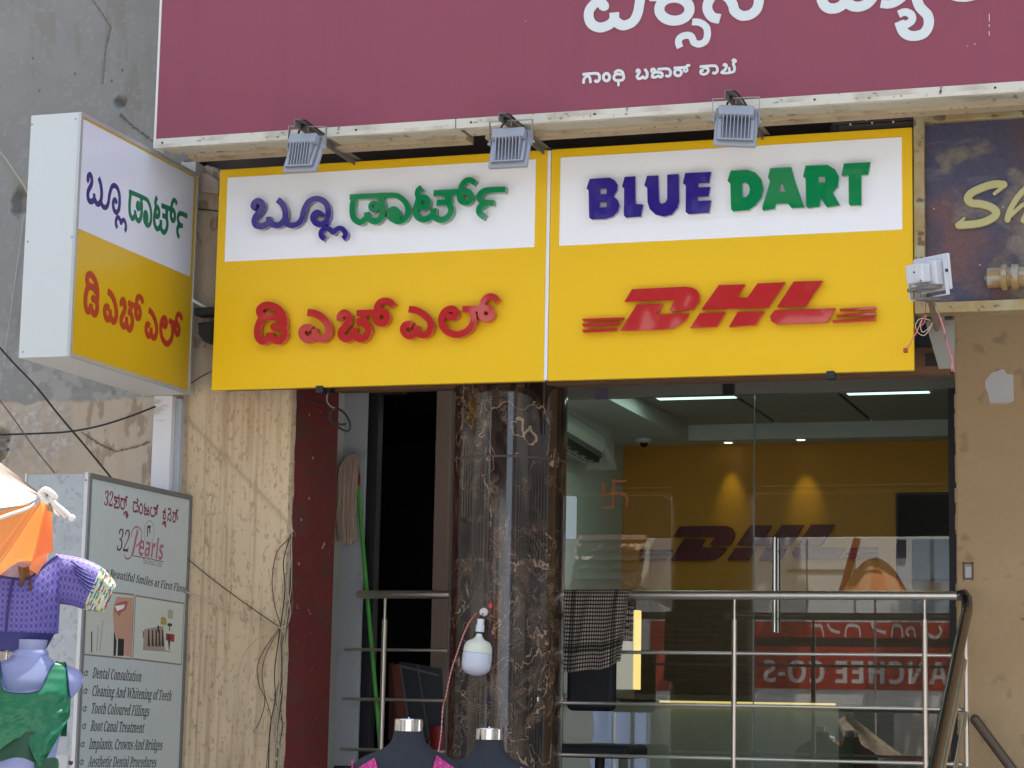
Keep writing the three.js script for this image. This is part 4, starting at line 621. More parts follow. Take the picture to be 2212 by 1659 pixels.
{
  // pillar, cladding, door frame
  const red = texture(512, 1024, (u, v) => { const a = fbm(u * 5, v * 14, 5, 111), s = smooth(0.58, 0.72, fbm(u * 8, v * 20, 4, 112)), d = smooth(0.955, 0.97, noise(u * 50, v * 70, 113)); return mixc(mixc(mixc([0.19, 0.026, 0.022], [0.25, 0.036, 0.03], a), [0.15, 0.06, 0.046], s * 0.6), [0.5, 0.42, 0.38], d * 0.5); });
  const pz1 = onX(722, 1200, -1.506).z, p = thing('red_pillar', 'dark red painted pillar strip between the tan wall and the grey panel', 'pillar');
  part('face', metric(box(-1.80, 0.6, pz1, -1.506, 4.3, -0.331, 0.004), 1.4), mat([1, 1, 1], 0.7, { map: red }), p);
  for (const [x, y] of [[460, 260], [490, 635], [458, 985], [585, 1385], [575, 1410], [590, 1375], [370, 1550], [390, 1170]]) { const q = onX(553 + x / 4, 829.5 + y / 4, -1.506); if (q.z > pz1 + 0.02 && q.z < -0.34) part('paint_drip', box(-1.509, q.y - 0.009, q.z - 0.006, -1.5045, q.y + 0.005, q.z + 0.004, 0.001), mat([0.6, 0.55, 0.5], 0.7), p); }
  const gp = thing('wall_cladding', 'plain grey cladding sheet right of the dark red pillar', 'panel'), gt = texture(256, 512, (u, v) => { const a = 0.92 + 0.12 * fbm(u * 5, v * 9, 5, 121) - 0.16 * smooth(0.62, 0.75, fbm(u * 12, v * 24, 4, 122)); return [a, a, a]; });
  const gz = -1.79, g0 = onZ(700, 1000, gz).x, g1 = onZ(782, 1240, gz).x, gb = onZ(730, 1654, gz).y;
  part('sheet', metric(box(g0 - 0.1, gb, gz - 0.03, g1, 3.77, gz, 0.003), 2), phys([0.56, 0.585, 0.60], 0.5, { map: gt }), gp); part('batten', box(g0, gb - 0.1, gz - 0.049, g1 - 0.01, 3.77, gz - 0.031), M.iron, gp); part('foot_block', box(g0 - 0.1, 0.95, gz - 0.2, g1 - 0.002, gb - 0.004, gz - 0.03), mat([0.14, 0.11, 0.08], 0.9), gp);
  const fz = -1.86, df = thing('door_frame', 'dark aluminium door frame upright with small screws, beside the grey cladding', 'door frame'), a = g1 - 0.02, b = onZ(808, 1240, fz).x;
  part('upright', box(a, 0.97, fz - 0.08, b, 3.77, fz, 0.004), M.darkAlu, df); part('head', box(b + 0.001, onZ(900, 848, fz).y, fz - 0.08, jx1, 3.77, fz, 0.004), mat([0.06, 0.025, 0.02], 0.6), df);
  for (const y of [880, 990, 1100, 1340, 1475]) part('screw', new THREE.SphereGeometry(0.0045, 8, 6).translate((a + b) / 2 + 0.008, onZ(790, y, fz).y, fz), M.black, df);
}
// ---------------------------------------------------------------- marble column
{
  const cx = -0.326, cz = -0.45, R = 0.3, ring = onZ(1100, 984, cz + R).y, c = thing('marble_column', 'round polished dark brown marble column with pale veins under the yellow signboard', 'column');
  const mar = texture(2048, 2048, (u, v) => {
    const x = u * 1.9, y = v * 2.4, wx = (fbm(x * 7, y * 5, 4, 131) - 0.5) * 0.34, wy = (fbm(x * 7 + 7, y * 5, 4, 132) - 0.5) * 0.34;
    const rid = (f, s, sx = 1) => 1 - Math.abs(2 * fbm((x + wx) * f * sx, (y + wy) * f, 4, s) - 1);
    const cl = fbm(x * 26 + wx * 6, y * 15, 5, 133), patch = smooth(0.30, 0.56, fbm(x * 6, y * 4, 4, 138)), on = smooth(0.40, 0.54, fbm(x * 7, y * 2.6, 3, 135)), v1 = smooth(0.972, 0.993, rid(4.5, 134, 1.7)) * on, v2 = smooth(0.94, 0.985, rid(13, 136, 1.3)) * patch, v3 = smooth(0.90, 0.985, rid(34, 137)) * patch;
    let k = mixc([0.015, 0.009, 0.007], [0.070, 0.040, 0.026], smooth(0.40, 0.75, cl) * (0.35 + 0.5 * patch)); k = mixc(k, [0.13, 0.085, 0.058], v3 * 0.45); k = mixc(k, [0.20, 0.13, 0.085], v2 * 0.6); return mixc(k, [0.36, 0.24, 0.15], v1 * 0.8);
  });
  mar.repeat.set(1, 1);
  const mm = phys([1, 1, 1], 0.09, { map: mar, clearcoat: 0.6, clearcoatRoughness: 0.05 });
  const drum = (y0, y1, r = R) => { const g = new THREE.CylinderGeometry(r, r, y1 - y0, 96, 1, true); g.translate(cx, (y0 + y1) / 2, cz); const uv = g.attributes.uv, q = g.attributes.position; for (let i = 0; i < uv.count; i++) uv.setY(i, q.getY(i) / 2.4); return g; };
  part('shaft', drum(0.95, ring - 0.006), mm, c, 'lower drum'); part('shaft', drum(ring + 0.006, 3.779), mm, c, 'upper drum');
  part('joint_ring', drum(ring - 0.0059, ring + 0.0059, R - 0.002), mat([0.06, 0.05, 0.045], 0.8), c);
  const q = onZ(1147, 1510, cz + R), tri = [[1140, 1506], [1150, 1505], [1150, 1516]].map(([a, b]) => { const w = onZ(a, b, q.z - 0.01); return [w.x, w.y]; }).reverse();
  single('paper_scrap', outline(tri, 0.003, Math.sqrt(R * R - (q.x - cx) ** 2) + cz + 0.001, 0.0005), mat([0.75, 0.75, 0.72], 0.7), 'tiny triangular white scrap stuck low on the marble column', 'scrap');
}
// ---------------------------------------------------------------- stainless rails
const RZ = RAIL_Z, RY = [onZ(1456, 1285.5, RZ).y, onZ(1600, 1411.5, RZ).y, onZ(1600, 1524.5, RZ).y, onZ(1600, 1639.5, RZ).y];
{
  const r = thing('railing', 'stainless steel railing running behind the marble column in front of the glass', 'railing'), x0 = onZ(776, 1285, RZ).x, xb = onZ(2062, 1287, RZ).x;
  const xs = onZ(2091, 1300, RZ).x, q1 = onX(2090, 1312, xs), q2 = onX(2018, 1657, xs), down = q2.clone().sub(q1).normalize(), start = q1.clone().addScaledVector(down, 0.04), end = start.clone().addScaledVector(down, 2.9);
  part('top_rail', [rod(V(x0, RY[0], RZ), V(xs - 0.03, RY[0], RZ), 0.0245, 24), new THREE.SphereGeometry(0.0245, 20, 12).translate(x0, RY[0], RZ)], M.steel, r);
  part('step_rail', [new THREE.TubeGeometry(new THREE.CatmullRomCurve3([V(xs - 0.04, RY[0] + 0.002, RZ), V(xs - 0.012, RY[0] + 0.002, RZ + 0.012), start, start.clone().addScaledVector(down, 0.1), end.clone().lerp(start, 0.5), end], false, 'centripetal'), 120, 0.03, 20, false), new THREE.SphereGeometry(0.03, 20, 14).translate(xs - 0.04, RY[0] + 0.002, RZ)], mat([0.30, 0.265, 0.25], 0.22, { metalness: 1 }), r, 'thicker handrail sloping down along the steps');
  [743, 739, 735].forEach((px, i) => part('bar', rod(V(onZ(px, [1407, 1510, 1618][i], RZ).x, RY[i + 1], RZ), V(onZ([2055, 2060, 2062][i], 1450, RZ).x, RY[i + 1], RZ), 0.0095, 14), M.steel, r));
  const e1 = onZ(2062, 1418, RZ).x, e2 = onZ(2078, 1530, RZ).x, at = (x, y, z) => V(x, y, z);
  part('step_bar', tube([at(e1 - 0.03, RY[1], RZ), at(e1 + 0.03, RY[1], RZ + 0.004), at(e1 + 0.055, RY[1] - 0.02, RZ + 0.03), at(e1 + 0.055, RY[1] - 0.08, RZ + 0.1).addScaledVector(down, 0.02), at(e1 + 0.055, RY[1] - 0.08, RZ + 0.1).addScaledVector(down, 1.6)], 0.0125, 60, 12), M.steel, r);
  part('step_bar', tube([at(e2 - 0.06, RY[2], RZ), at(e2 - 0.02, RY[2], RZ + 0.002), at(e2 + 0.02, RY[2] - 0.008, RZ + 0.02), at(e2 + 0.022, RY[2] - 0.05, RZ + 0.08), at(e2 + 0.022, RY[2] - 0.05, RZ + 0.08).addScaledVector(down, 1.4)], 0.0125, 60, 12), M.steel, r);
  part('step_bar', tube([at(e2 - 0.06, RY[3], RZ), at(e2 - 0.01, RY[3], RZ + 0.002), at(e2 + 0.02, RY[3] - 0.01, RZ + 0.02), at(e2 + 0.02, RY[3] - 0.04, RZ + 0.08).addScaledVector(down, 0.6)], 0.0125, 50, 12), M.steel, r);
  for (const px of [829, 1586, 1998]) { const x = onZ(px, 1400, RZ).x, yt = onZ(px, 1338, RZ).y; part('post', rod(V(x, 0.95, RZ), V(x, yt, RZ), 0.015, 18), M.steel, r); part('stub', rod(V(x, yt + 0.0005, RZ), V(x, RY[0] - 0.01, RZ), 0.0085, 14), M.steel, r); }
  part('post', rod(V(xs - 0.01, 0.9, RZ + 0.03), V(xs - 0.01, RY[0] - 0.03, RZ + 0.03), 0.013, 16), M.steel, r);
}
// checked cloth over the rail
{
  const L = onZ(1217, 1275, RZ).x, R = onZ(1366, 1275, RZ).x, W = R - L, yT = RY[0] + 0.026;
  const chk = drawn(1024, 1024, (c, w, h) => {
    c.fillStyle = '#b5aa9c'; c.fillRect(0, 0, w, h);
    const lines = (vert) => { for (let i = 0; i < 30; i++) { const a = 22 + i * 33, wide = (i === 4 || i === 5 || i === 23 || i === 24) ? 27 : 14; c.fillStyle = 'rgba(18,14,12,0.72)'; vert ? c.fillRect(a, 0, wide, h) : c.fillRect(0, a, w, wide); } };
    lines(true); lines(false); c.fillStyle = 'rgba(160,150,140,0.45)'; c.fillRect(0, 0, 54, h); c.fillRect(w - 54, 0, 54, h); c.fillRect(0, h - 60, w, 60);
    for (let i = 0; i < 40; i++) { c.fillStyle = 'rgba(30,24,20,0.55)'; c.fillRect(0, i * 26, 54, 10); c.fillRect(w - 54, i * 26, 54, 10); }
  });
  const g = sheet(60, 80, (u, v) => {
    const s = v * 0.68 - 0.16, R0 = 0.03;
    const bot = lerp(1, 0.86, smooth(0.58, 0.95, u)) + 0.02 * Math.sin(u * 9), x = L + W * u + (s > 0 ? s * (-0.045 + 0.06 * (u - 0.5) * 0.2 - 0.06 * smooth(0.75, 1, u)) : 0), wob = 0.011 * Math.sin(u * 17 + s * 5) * smooth(0, 0.3, Math.abs(s)) + 0.006 * Math.sin(u * 31 + s * 9);
    if (s < 0) return V(x + 0.03 * s, RY[0] - 0.0 + s * 1.6 + 0.0, RZ - R0 - 0.006 + wob * 0.5);
    const arc = Math.PI * R0;
    if (s < arc) { const t = s / arc * Math.PI; return V(x, RY[0] + R0 * Math.sin(t), RZ - R0 * Math.cos(t)); }
    return V(x, RY[0] - (s - arc) * bot, RZ + R0 + 0.004 + wob + 0.02 * (s - arc));
  });
  single('checked_cloth', g, mat([1, 0.97, 0.94], 0.95, { map: chk }), 'black and beige checked cloth hung over the top rail beside the marble column', 'cloth');
}
// mop
{
  const zP = zoom(1024, 1536, 2.1602), P = (x, y, z) => onZ(...zP([x, y]), z), m = thing('mop', 'upside down string mop with a green handle leaning on the grey panel', 'mop');
  const t = P(878, 860, -1.735), b = onZ(822, 1620, -1.66);
  part('handle', rod(b.clone().add(b.clone().sub(t).multiplyScalar(0.25)), t, 0.0125, 16, 0.0115), mat([0.09, 0.46, 0.06], 0.35), m);
  part('socket', [rod(t.clone().add(V(0, -0.01, 0)), P(880, 770, -1.735), 0.017, 16, 0.014), rod(P(879, 765, -1.735), P(874, 640, -1.735), 0.011, 12, 0.009)], mat([0.30, 0.012, 0.012], 0.35), m);
  const strands = []; 
  for (let i = 0; i < 120; i++) {
    const f = i / 119, lay = rr(0, 1), x = lerp(745, 880, f), top = P(lerp(835, 880, f), 602 + 26 * Math.abs(f - 0.55) + rr(-5, 6), -1.735 + 0.02 * lay), m1 = P(x + rr(-6, 6) - (1 - f) * 6, lerp(690, 660, f), -1.725 + 0.035 * lay), m2 = P(lerp(712, 862, f) + rr(-8, 8), 1000 + rr(-60, 60), -1.730 + 0.045 * lay), m3 = P(lerp(702, 862, f) + rr(-12, 8), 1180 + rr(-40, 40), -1.735 + 0.045 * lay), e = P(lerp(716, 858, f) + rr(-12, 12), rr(1270, 1400) - 70 * Math.abs(f - 0.6), -1.740 + 0.04 * lay);
    strands.push(tube([P(876, 640 + rr(0, 90), -1.735), top, m1, m2, m3, e], rr(0.003, 0.0044), 22, 5));
  }
  const st = texture(128, 128, (u, v) => { const a = 0.75 + 0.35 * fbm(u * 30, v * 8, 3, 141); return [a, a * 0.96, a * 0.92]; });
  part('strings', strands, mat([0.80, 0.62, 0.50], 0.95, { map: st }), m).userData.kind = 'stuff';
}
// boards leaning in the doorway, bucket
{
  const zQ = zoom(1024, 2304, 2.1602), lean = (pts, z, d, c, n, lab) => single(n, outline(pts.map((p) => { const q = onZ(...zQ(p), z); return [q.x, q.y]; }).reverse(), d, z - d), mat(c, 0.7), lab, 'board');
  lean([[1150, 745], [1185, 748], [1205, 1420], [1140, 1420]], -2.32, 0.03, [0.10, 0.03, 0.022], 'dark_red_board', 'narrow dark red board leaning in the dark doorway');
  lean([[1170, 770], [1228, 762], [1310, 1330], [1230, 1330]], -2.22, 0.02, [0.20, 0.06, 0.035], 'orange_red_board', 'orange red board with a white band leaning in the dark doorway');
  const fr = thing('leaning_frame', 'dark framed flat board leaning in the dark doorway', 'framed board'), pg = (pts, z, d) => outline(pts.map((p) => { const q = onZ(...zQ(p), z); return [q.x, q.y]; }).reverse(), d, z - d);
  part('board', pg([[1235, 735], [1600, 800], [1630, 1420], [1330, 1420]], -2.30, 0.015), mat([0.045, 0.05, 0.06], 0.6), fr); part('strip', pg([[1235, 765], [1580, 850], [1578, 868], [1235, 785]], -2.282, 0.006), mat([0.18, 0.18, 0.18], 0.5), fr); part('strip', pg([[1385, 765], [1400, 768], [1500, 1400], [1486, 1400]], -2.272, 0.006), mat([0.12, 0.12, 0.11], 0.5), fr); part('edge', pg([[1232, 770], [1252, 775], [1325, 1260], [1300, 1260]], -2.265, 0.006), mat([0.16, 0.17, 0.18], 0.5), fr);
  const bk = onZ(...zQ([1592, 1300]), -2.1), bt = thing('red_bucket', 'red plastic bucket just left of the marble column in the doorway', 'bucket');
  part('body', lathe([[0, -0.26], [0.05, -0.26], [0.062, 0], [0.058, 0], [0.046, -0.25], [0, -0.25]]).translate(bk.x, bk.y, -2.1), mat([0.24, 0.012, 0.014], 0.4), bt); part('rim', new THREE.TorusGeometry(0.062, 0.004, 8, 32).rotateX(Math.PI / 2).translate(bk.x, bk.y, -2.1), mat([0.24, 0.012, 0.014], 0.4), bt);
  single('stool', [box(bk.x - 0.09, 0.985, -2.2, bk.x + 0.09, bk.y - 0.262, -2.01, 0.01)], dark, 'dark low block carrying the red bucket in the doorway', 'block');
}
// hanging bulb on the column
{
  const zQ = zoom(1024, 2304, 2.1602), zc = -0.118, P = (x, y, z = zc) => onZ(...zQ([x, y]), z), k = thing('hanging_bulb', 'big unlit white bulb hung from a round ceiling rose on the marble column', 'light bulb');
  const c = P(1958, 310), ax = P(1945, 480), bt = P(1900, 862), dir = bt.clone().sub(P(1950, 370)).normalize(), len = P(1950, 370).distanceTo(bt), q = new THREE.Quaternion().setFromUnitVectors(V(0, -1, 0), dir), top = P(1950, 370), put = (g) => g.applyQuaternion(q).translate(top.x, top.y, top.z + 0.01);
  part('rose', [lathe([[0, 0.014], [0.016, 0.013], [0.02, 0.008], [0.022, 0]], 24).rotateX(Math.PI / 2).translate(c.x, c.y, c.z - 0.022), new THREE.TorusGeometry(0.0165, 0.0025, 8, 28).translate(c.x, c.y, c.z - 0.008)], phys([0.72, 0.6, 0.58], 0.35), k);
  part('red_tape', box(P(2000, 250).x, P(2000, 275).y, c.z - 0.03, P(2028, 250).x, P(2000, 238).y, c.z - 0.02, 0.002), mat([0.6, 0.05, 0.06], 0.5), k);
  const u = len / 490;
  part('socket', put(lathe([[0, 0], [30 * u, -2 * u], [31 * u, -50 * u], [36 * u, -54 * u], [38 * u, -112 * u], [30 * u, -114 * u], [0, -114 * u]].map(([a, b]) => [a, b]), 24)), phys([0.70, 0.71, 0.74], 0.35), k);
  part('collar', put(lathe([[0, -114 * u], [27 * u, -114.5 * u], [27 * u, -128 * u], [0, -128 * u]], 20)), M.black, k);
  part('body', put(lathe([[0, -128 * u], [24 * u, -128.5 * u], [28 * u, -150 * u], [48 * u, -175 * u], [100 * u, -200 * u], [121 * u, -240 * u], [126 * u, -290 * u], [122 * u, -294 * u]], 40)), phys([0.73, 0.73, 0.60], 0.3), k);
  part('diffuser', put(lathe([[122 * u, -295 * u], [127 * u, -305 * u], [127 * u, -400 * u], [118 * u, -440 * u], [80 * u, -475 * u], [30 * u, -488 * u], [0, -490 * u]], 40)), phys([0.62, 0.63, 0.72], 0.35), k);
  const cord = (o, c2) => tube([P(1905, 320), P(1850, 390), P(1800, 490), P(1740, 660), P(1690, 810), P(1640, 1040, -0.16), P(1618, 1120, -0.18), P(1598, 1380, -0.18), P(1580, 1500, -0.17), P(1560, 1700, -0.1)].map((p) => p.add(V(o, 0, 0))), 0.0032, 120, 6);
  part('cord', cord(0, 0), mat([0.62, 0.5, 0.46], 0.7), k);
  const tw = []; const pc = new THREE.CatmullRomCurve3([P(1905, 320), P(1850, 390), P(1800, 490), P(1740, 660), P(1690, 810), P(1640, 1040, -0.16), P(1618, 1120, -0.18), P(1598, 1380, -0.18), P(1580, 1500, -0.17), P(1560, 1700, -0.1)]);
  for (let i = 0; i <= 420; i++) { const t = i / 420, p = pc.getPoint(t), a = i * 0.9; tw.push(p.add(V(0.0036 * Math.cos(a), 0, 0.0036 * Math.sin(a)))); }
  part('red_strand', new THREE.TubeGeometry(new THREE.CatmullRomCurve3(tw), 840, 0.0019, 5, false), mat([0.55, 0.03, 0.02], 0.6), k);
  part('hook', tube([c.clone().add(V(0.002, -0.005, 0)), top.clone().add(V(0, 0, 0.01))], 0.003, 8), M.black, k);
}

// ---------------------------------------------------------------- projecting light box
const LBX = -2.051, LBN = 1.112, LBF = -0.2;
{
  const o = thing('light_box', 'projecting white light box with vinyl lettering at the left of the yellow signboard', 'light box');
  const x1 = LBX, x0 = LBX - 0.275, yb = 3.283, yt = 4.492, w = mat([0.58, 0.605, 0.59], 0.42);
  part('casing', [box(x0, yb, LBN - 0.003, x1 - 0.003, yt, LBN, 0.001), box(x0, yt - 0.003, LBF, x1 - 0.004, yt, LBN - 0.0035, 0.001), box(x0, yb + 0.004, LBF, x0 + 0.003, yt - 0.0035, LBN - 0.0035, 0.001), box(x0 + 0.0035, yb + 0.0005, LBF, x1 - 0.004, yt - 0.0035, LBF + 0.004, 0.001)], w, o, 'plain white end and top of the casing');
  const mid = LBN - 0.53;
  part('bottom_plate', box(x0 + 0.0005, yb, mid + 0.0015, x1 - 0.004, yb + 0.0035, LBN - 0.0035, 0.001), mat([0.66, 0.63, 0.58], 0.5), o); part('bottom_plate', box(x0 + 0.0005, yb, LBF, x1 - 0.004, yb + 0.0035, mid - 0.0015, 0.001), mat([0.66, 0.63, 0.58], 0.5), o);
  const tr = mat([0.50, 0.51, 0.49], 0.4, { metalness: 0.35 });
  part('edge_trim', [box(x1 - 0.012, yb + 0.0005, LBN - 0.022, x1 + 0.004, yt, LBN + 0.003, 0.002), box(x1 - 0.012, yb + 0.0005, LBF - 0.002, x1 + 0.004, yt, LBF + 0.018, 0.002), box(x1 - 0.012, yt - 0.02, LBF + 0.0185, x1 + 0.004, yt + 0.003, LBN - 0.0225, 0.002), box(x1 - 0.012, yb - 0.002, LBF + 0.0185, x1 + 0.004, yb + 0.02, mid - 0.001, 0.002), box(x1 - 0.012, yb - 0.002, mid + 0.001, x1 + 0.004, yb + 0.02, LBN - 0.0225, 0.002)], tr, o);
  for (const [px, py] of [[69, 269], [163, 257], [60, 522], [155, 512], [49.5, 760], [146, 755]]) { const p = onZ(px, py, LBN); part('screw', lathe([[0, 0.003], [0.005, 0.002], [0.006, 0]], 10).rotateX(Math.PI / 2).translate(p.x, p.y, LBN), M.alu, o); }
  part('yellow_sheet', new THREE.BoxGeometry(0.004, yt - yb - 0.04, LBN - LBF - 0.0405).translate(x1 - 0.004, (yt + yb) / 2, (LBN + LBF) / 2 - 0.002), phys([0.70, 0.43, 0.01], 0.3), o);
  const a = onX(173, 268, x1), b = onX(411, 598, x1), c = onX(170, 504, x1), d = onX(418, 383, x1);
  part('white_sheet', new THREE.BoxGeometry(0.001, d.y - b.y, a.z - b.z).translate(x1 - 0.0008, (d.y + b.y) / 2, (a.z + b.z) / 2), phys([0.74, 0.77, 0.88], 0.22), o);
  // the vinyl letters have the shapes of the raised ones on the signboard
  const word = (list, m, A, B, C, D) => {
    // A -> C and B -> D: two points of the signboard and the two points of this face that carry them
    const a = onZ(...A, 0.05), b = onZ(...B, 0.05), c = onX(...C, x1), d = onX(...D, x1), kx = (d.z - c.z) / (b.x - a.x), ky = Math.abs(kx);
    return list.map(([g, z0, m2]) => {
      const geo = cut(g, (p) => { const s = onZ(...z0(p), 0.05), t = (s.x - a.x) / (b.x - a.x); return [(s.x - a.x) * ky, (s.y - lerp(a.y, b.y, t)) * ky * 1.22 + lerp(c.y, d.y, t)]; }, 0.0012, { bevel: 0, res: 900 });
      geo.rotateY(Math.PI / 2).translate(x1 - 0.0003, 0, c.z); part('letter', geo, m2 ?? m, o);
    });
  };
  const cB = zA([120, 1000]), dB = zB([2090, 255]);
  word([[G.bluCurl, zA, M.vinylBlue], [G.da, zB], [G.ta, zB], [G.repha, zB]], M.vinylGreen, zA([185, 660]), zB([2095, 255]), [191, 380], [405, 468]);
  word([[G.di, zC], [G.e, zC], [G.ch, zC], [G.e2, zD], [G.la, zD]], M.vinylRed, zC([165, 850]), zD([2010, 480]), [185, 670], [391, 716]);
  // arms to the wall
  part('arm', [box(x1 + 0.005, onX(425, 672, x1).y - 0.03, LBF - 0.12, x1 + 0.16, onX(425, 672, x1).y + 0.012, LBF + 0.0, 0.003)], M.black, o); part('arm', rod(V(x1 + 0.002, onX(420, 650, x1).y, LBF + 0.02), V(x1 + 0.08, onX(440, 680, x1).y, LBF - 0.1), 0.008), mat([0.8, 0.8, 0.78], 0.4), o);
  part('top_bracket', box(x1 - 0.11, yt + 0.003, -0.34, x1 - 0.02, yt + 0.075, -0.2, 0.004), mat([0.62, 0.58, 0.53], 0.8, { map: dusty }), o);
}
{
  const pk = [[426, 697], [460, 694], [459, 745], [440, 738], [428, 722]].map(([a, b]) => { const q = onZ(a, b, -0.2); return [q.x, q.y]; }).reverse();
  single('black_pouch', outline(pk, 0.06, -0.26, 0.008), M.black, 'black plastic pouch jammed between the light box and the yellow signboard', 'pouch');
  const x0 = onZ(331, 900, -0.2).x, x1 = onZ(371, 900, -0.2).x, t = texture(256, 512, (u, v) => { const s = smooth(0.62, 0.75, fbm(u * 10, v * 30, 4, 151)); return mixc([0.72, 0.70, 0.68], [0.45, 0.41, 0.38], s * 0.7); });
  const p = thing('white_post', 'flaking white painted post under the light box, behind the dental clinic sign', 'post');
  part('post', metric(box(x0, 0, -0.29, x1, 3.282, -0.2, 0.004), 1.5), mat([1, 1, 1], 0.75, { map: t }), p); part('flange', metric(box(x1 + 0.0005, 0.6, -0.292, onZ(391, 900, -0.24).x, 3.27, -0.24, 0.003), 1.5), mat([0.48, 0.5, 0.52], 0.7, { map: dusty }), p);
}
// ---------------------------------------------------------------- dental clinic sign
{
  const X = -2.066, N = 0.842, F = -0.30, T = 2.748, B = 0.75, o = thing('clinic_sign', 'grey dental clinic sign board with printed list and galvanised sides', 'sign board');
  const galv = texture(512, 512, (u, v) => { const a = fbm(u * 24, v * 24, 4, 161), s = smooth(0.60, 0.72, fbm(u * 44, v * 36, 4, 162)), b = smooth(0.5, 0.75, fbm(u * 3, v * 5, 4, 163)); return mixc(mixc(mixc([0.38, 0.405, 0.42], [0.46, 0.48, 0.495], a), [0.26, 0.28, 0.30], s * 0.55), [0.36, 0.37, 0.38], b * 0.5); });
  const gm = mat([1, 1, 1], 0.42, { map: galv, metalness: 0.35 }), al = mat([0.62, 0.62, 0.62], 0.4, { metalness: 0.5 }), gr = mat([0.16, 0.155, 0.14], 0.5);
  part('metal_side', metric(box(X - 0.335, B, N - 0.006, X - 0.02, T - 0.004, N - 0.003, 0.001), 0.8), gm, o); part('casing', [box(X - 0.335, B, F, X - 0.332, T - 0.004, N - 0.0065, 0.001), box(X - 0.331, T - 0.009, F, X - 0.02, T - 0.0045, N - 0.0065, 0.001)], gm, o);
  part('edge_strip', box(X - 0.349, B, N - 0.012, X - 0.336, T + 0.003, N + 0.002, 0.002), al, o); part('edge_strip', box(X - 0.0195, B, N - 0.02, X + 0.001, T + 0.004, N + 0.002, 0.002), al, o);
  part('screw', new THREE.SphereGeometry(0.004, 8, 6).translate(X - 0.01, T - 0.035, N + 0.003), M.iron, o);
  part('frame', [box(X - 0.012, T - 0.022, F, X + 0.008, T + 0.003, N - 0.0205, 0.002), box(X - 0.012, B, F - 0.002, X + 0.008, T - 0.0225, F + 0.024, 0.002), box(X - 0.012, B, N - 0.032, X + 0.008, T - 0.0225, N - 0.0205, 0.002)], gr, o);
  const W = 1280, Hh = 2048, z0 = N - 0.032, z1 = F + 0.024, yT = T - 0.0225, H = yT - B;
  const face = drawn(W, Hh, (c) => {
    const P = (px, py) => { const q = onX(px, py, X + 0.001); return [(z0 - q.z) / (z0 - z1) * W, (yT - q.y) / H * Hh]; };
    c.fillStyle = '#c6ccc6'; c.fillRect(0, 0, W, Hh);
    seed = 99; for (let i = 0; i < 2600; i++) { c.fillStyle = `rgba(${rnd() < 0.5 ? '170,176,172' : '215,220,215'},0.10)`; c.fillRect(rnd() * W, rnd() * Hh, rr(3, 16), rr(10, 60)); }
    const text = (s, x0, y0, x1, y1, size, font, col, it = 0) => { const a = P(x0, y0), b = P(x1, y1), k = size; c.save(); c.translate(...a); c.rotate(Math.atan2(b[1] - a[1], b[0] - a[0])); c.font = font.replace('$', k); c.fillStyle = col; const w = c.measureText(s).width; c.transform(Math.hypot(b[0] - a[0], b[1] - a[1]) / w, 0, -it, 1, 0, 0); c.fillText(s, 0, 0); c.restore(); };
    const zL = zoom(300, 1880, 3.606), L = (p) => P(...zL(p));
    const st = (list, w, col) => { c.strokeStyle = col; c.lineCap = 'butt'; c.lineJoin = 'round'; for (const q of list) { c.lineWidth = q.w ?? w; c.beginPath(); catmull(q.map(L), 6).forEach((p, i) => (i ? c.lineTo(...p) : c.moveTo(...p))); c.stroke(); } };
    const mag = '#7d1a40';
    text('32', ...zL([415, 505]), ...zL([545, 530]), 108, 'bold $px serif', mag, 0.12);
    st([[[560, 390], [640, 410]], [[570, 400], [580, 440], [610, 450], [590, 480], [565, 520], [580, 545], [605, 540], [625, 545], [640, 520], [632, 470], [640, 440], [632, 355]],
      [[655, 410], [745, 440]], [[680, 425], [660, 480], [665, 540], [695, 560], [712, 530], [705, 460]], [[745, 440], [730, 400], [760, 390]], [[715, 450], [735, 470], [740, 520]], [[735, 685], [760, 670], [765, 650], [750, 640], [730, 650], [755, 625], [740, 605], [710, 620], [700, 650]],
      [[840, 460], [900, 480]], [[850, 470], [838, 530], [845, 590], [870, 600], [885, 585], [905, 605], [915, 560], [905, 510], [890, 530]], [[895, 480], [910, 440], [890, 415]],
      [[945, 490], [930, 540], [935, 610], [965, 620], [975, 560], [965, 500], [945, 490]], [[1010, 480], [1000, 540], [1030, 560], [1000, 600], [1005, 635], [1030, 640], [1040, 625], [1060, 650], [1065, 600], [1030, 590]], [[1050, 520], [1060, 590]],
      [[1110, 540], [1090, 560], [1088, 620], [1110, 665], [1150, 650], [1155, 590], [1145, 545]], [[1130, 545], [1190, 555], [1180, 520], [1205, 515]], [[1165, 560], [1185, 590], [1175, 640], [1165, 600]],
      [[1295, 545], [1300, 580], [1270, 610]], [[1265, 600], [1310, 615]], [[1290, 620], [1270, 670], [1285, 705], [1305, 690], [1300, 640]], [[1275, 745], [1310, 755], [1285, 780], [1310, 800], [1300, 825]], [[1255, 780], [1280, 750]],
      [[1340, 570], [1370, 560], [1380, 620], [1350, 640], [1340, 690], [1330, 740]], [[1350, 700], [1380, 730], [1385, 640]], [[1405, 610], [1470, 630], [1460, 590], [1490, 580]], [[1435, 630], [1410, 690], [1420, 745], [1445, 735], [1450, 660], [1480, 690], [1465, 720]]], 11, mag);
    text('32', ...zL([590, 1155]), ...zL([775, 1180]), 160, '$px serif', '#451030', 0.2);
    st([[[810, 960], [830, 870], [880, 820], [940, 850], [965, 930], [940, 1040], [880, 1100]], [[900, 850], [870, 980], [830, 1180], [790, 1270], [730, 1270], [710, 1215]]], 9, '#b06878');
    st([[[905, 870], [880, 980], [840, 1170], [820, 1220]]], 22, '#b06878');
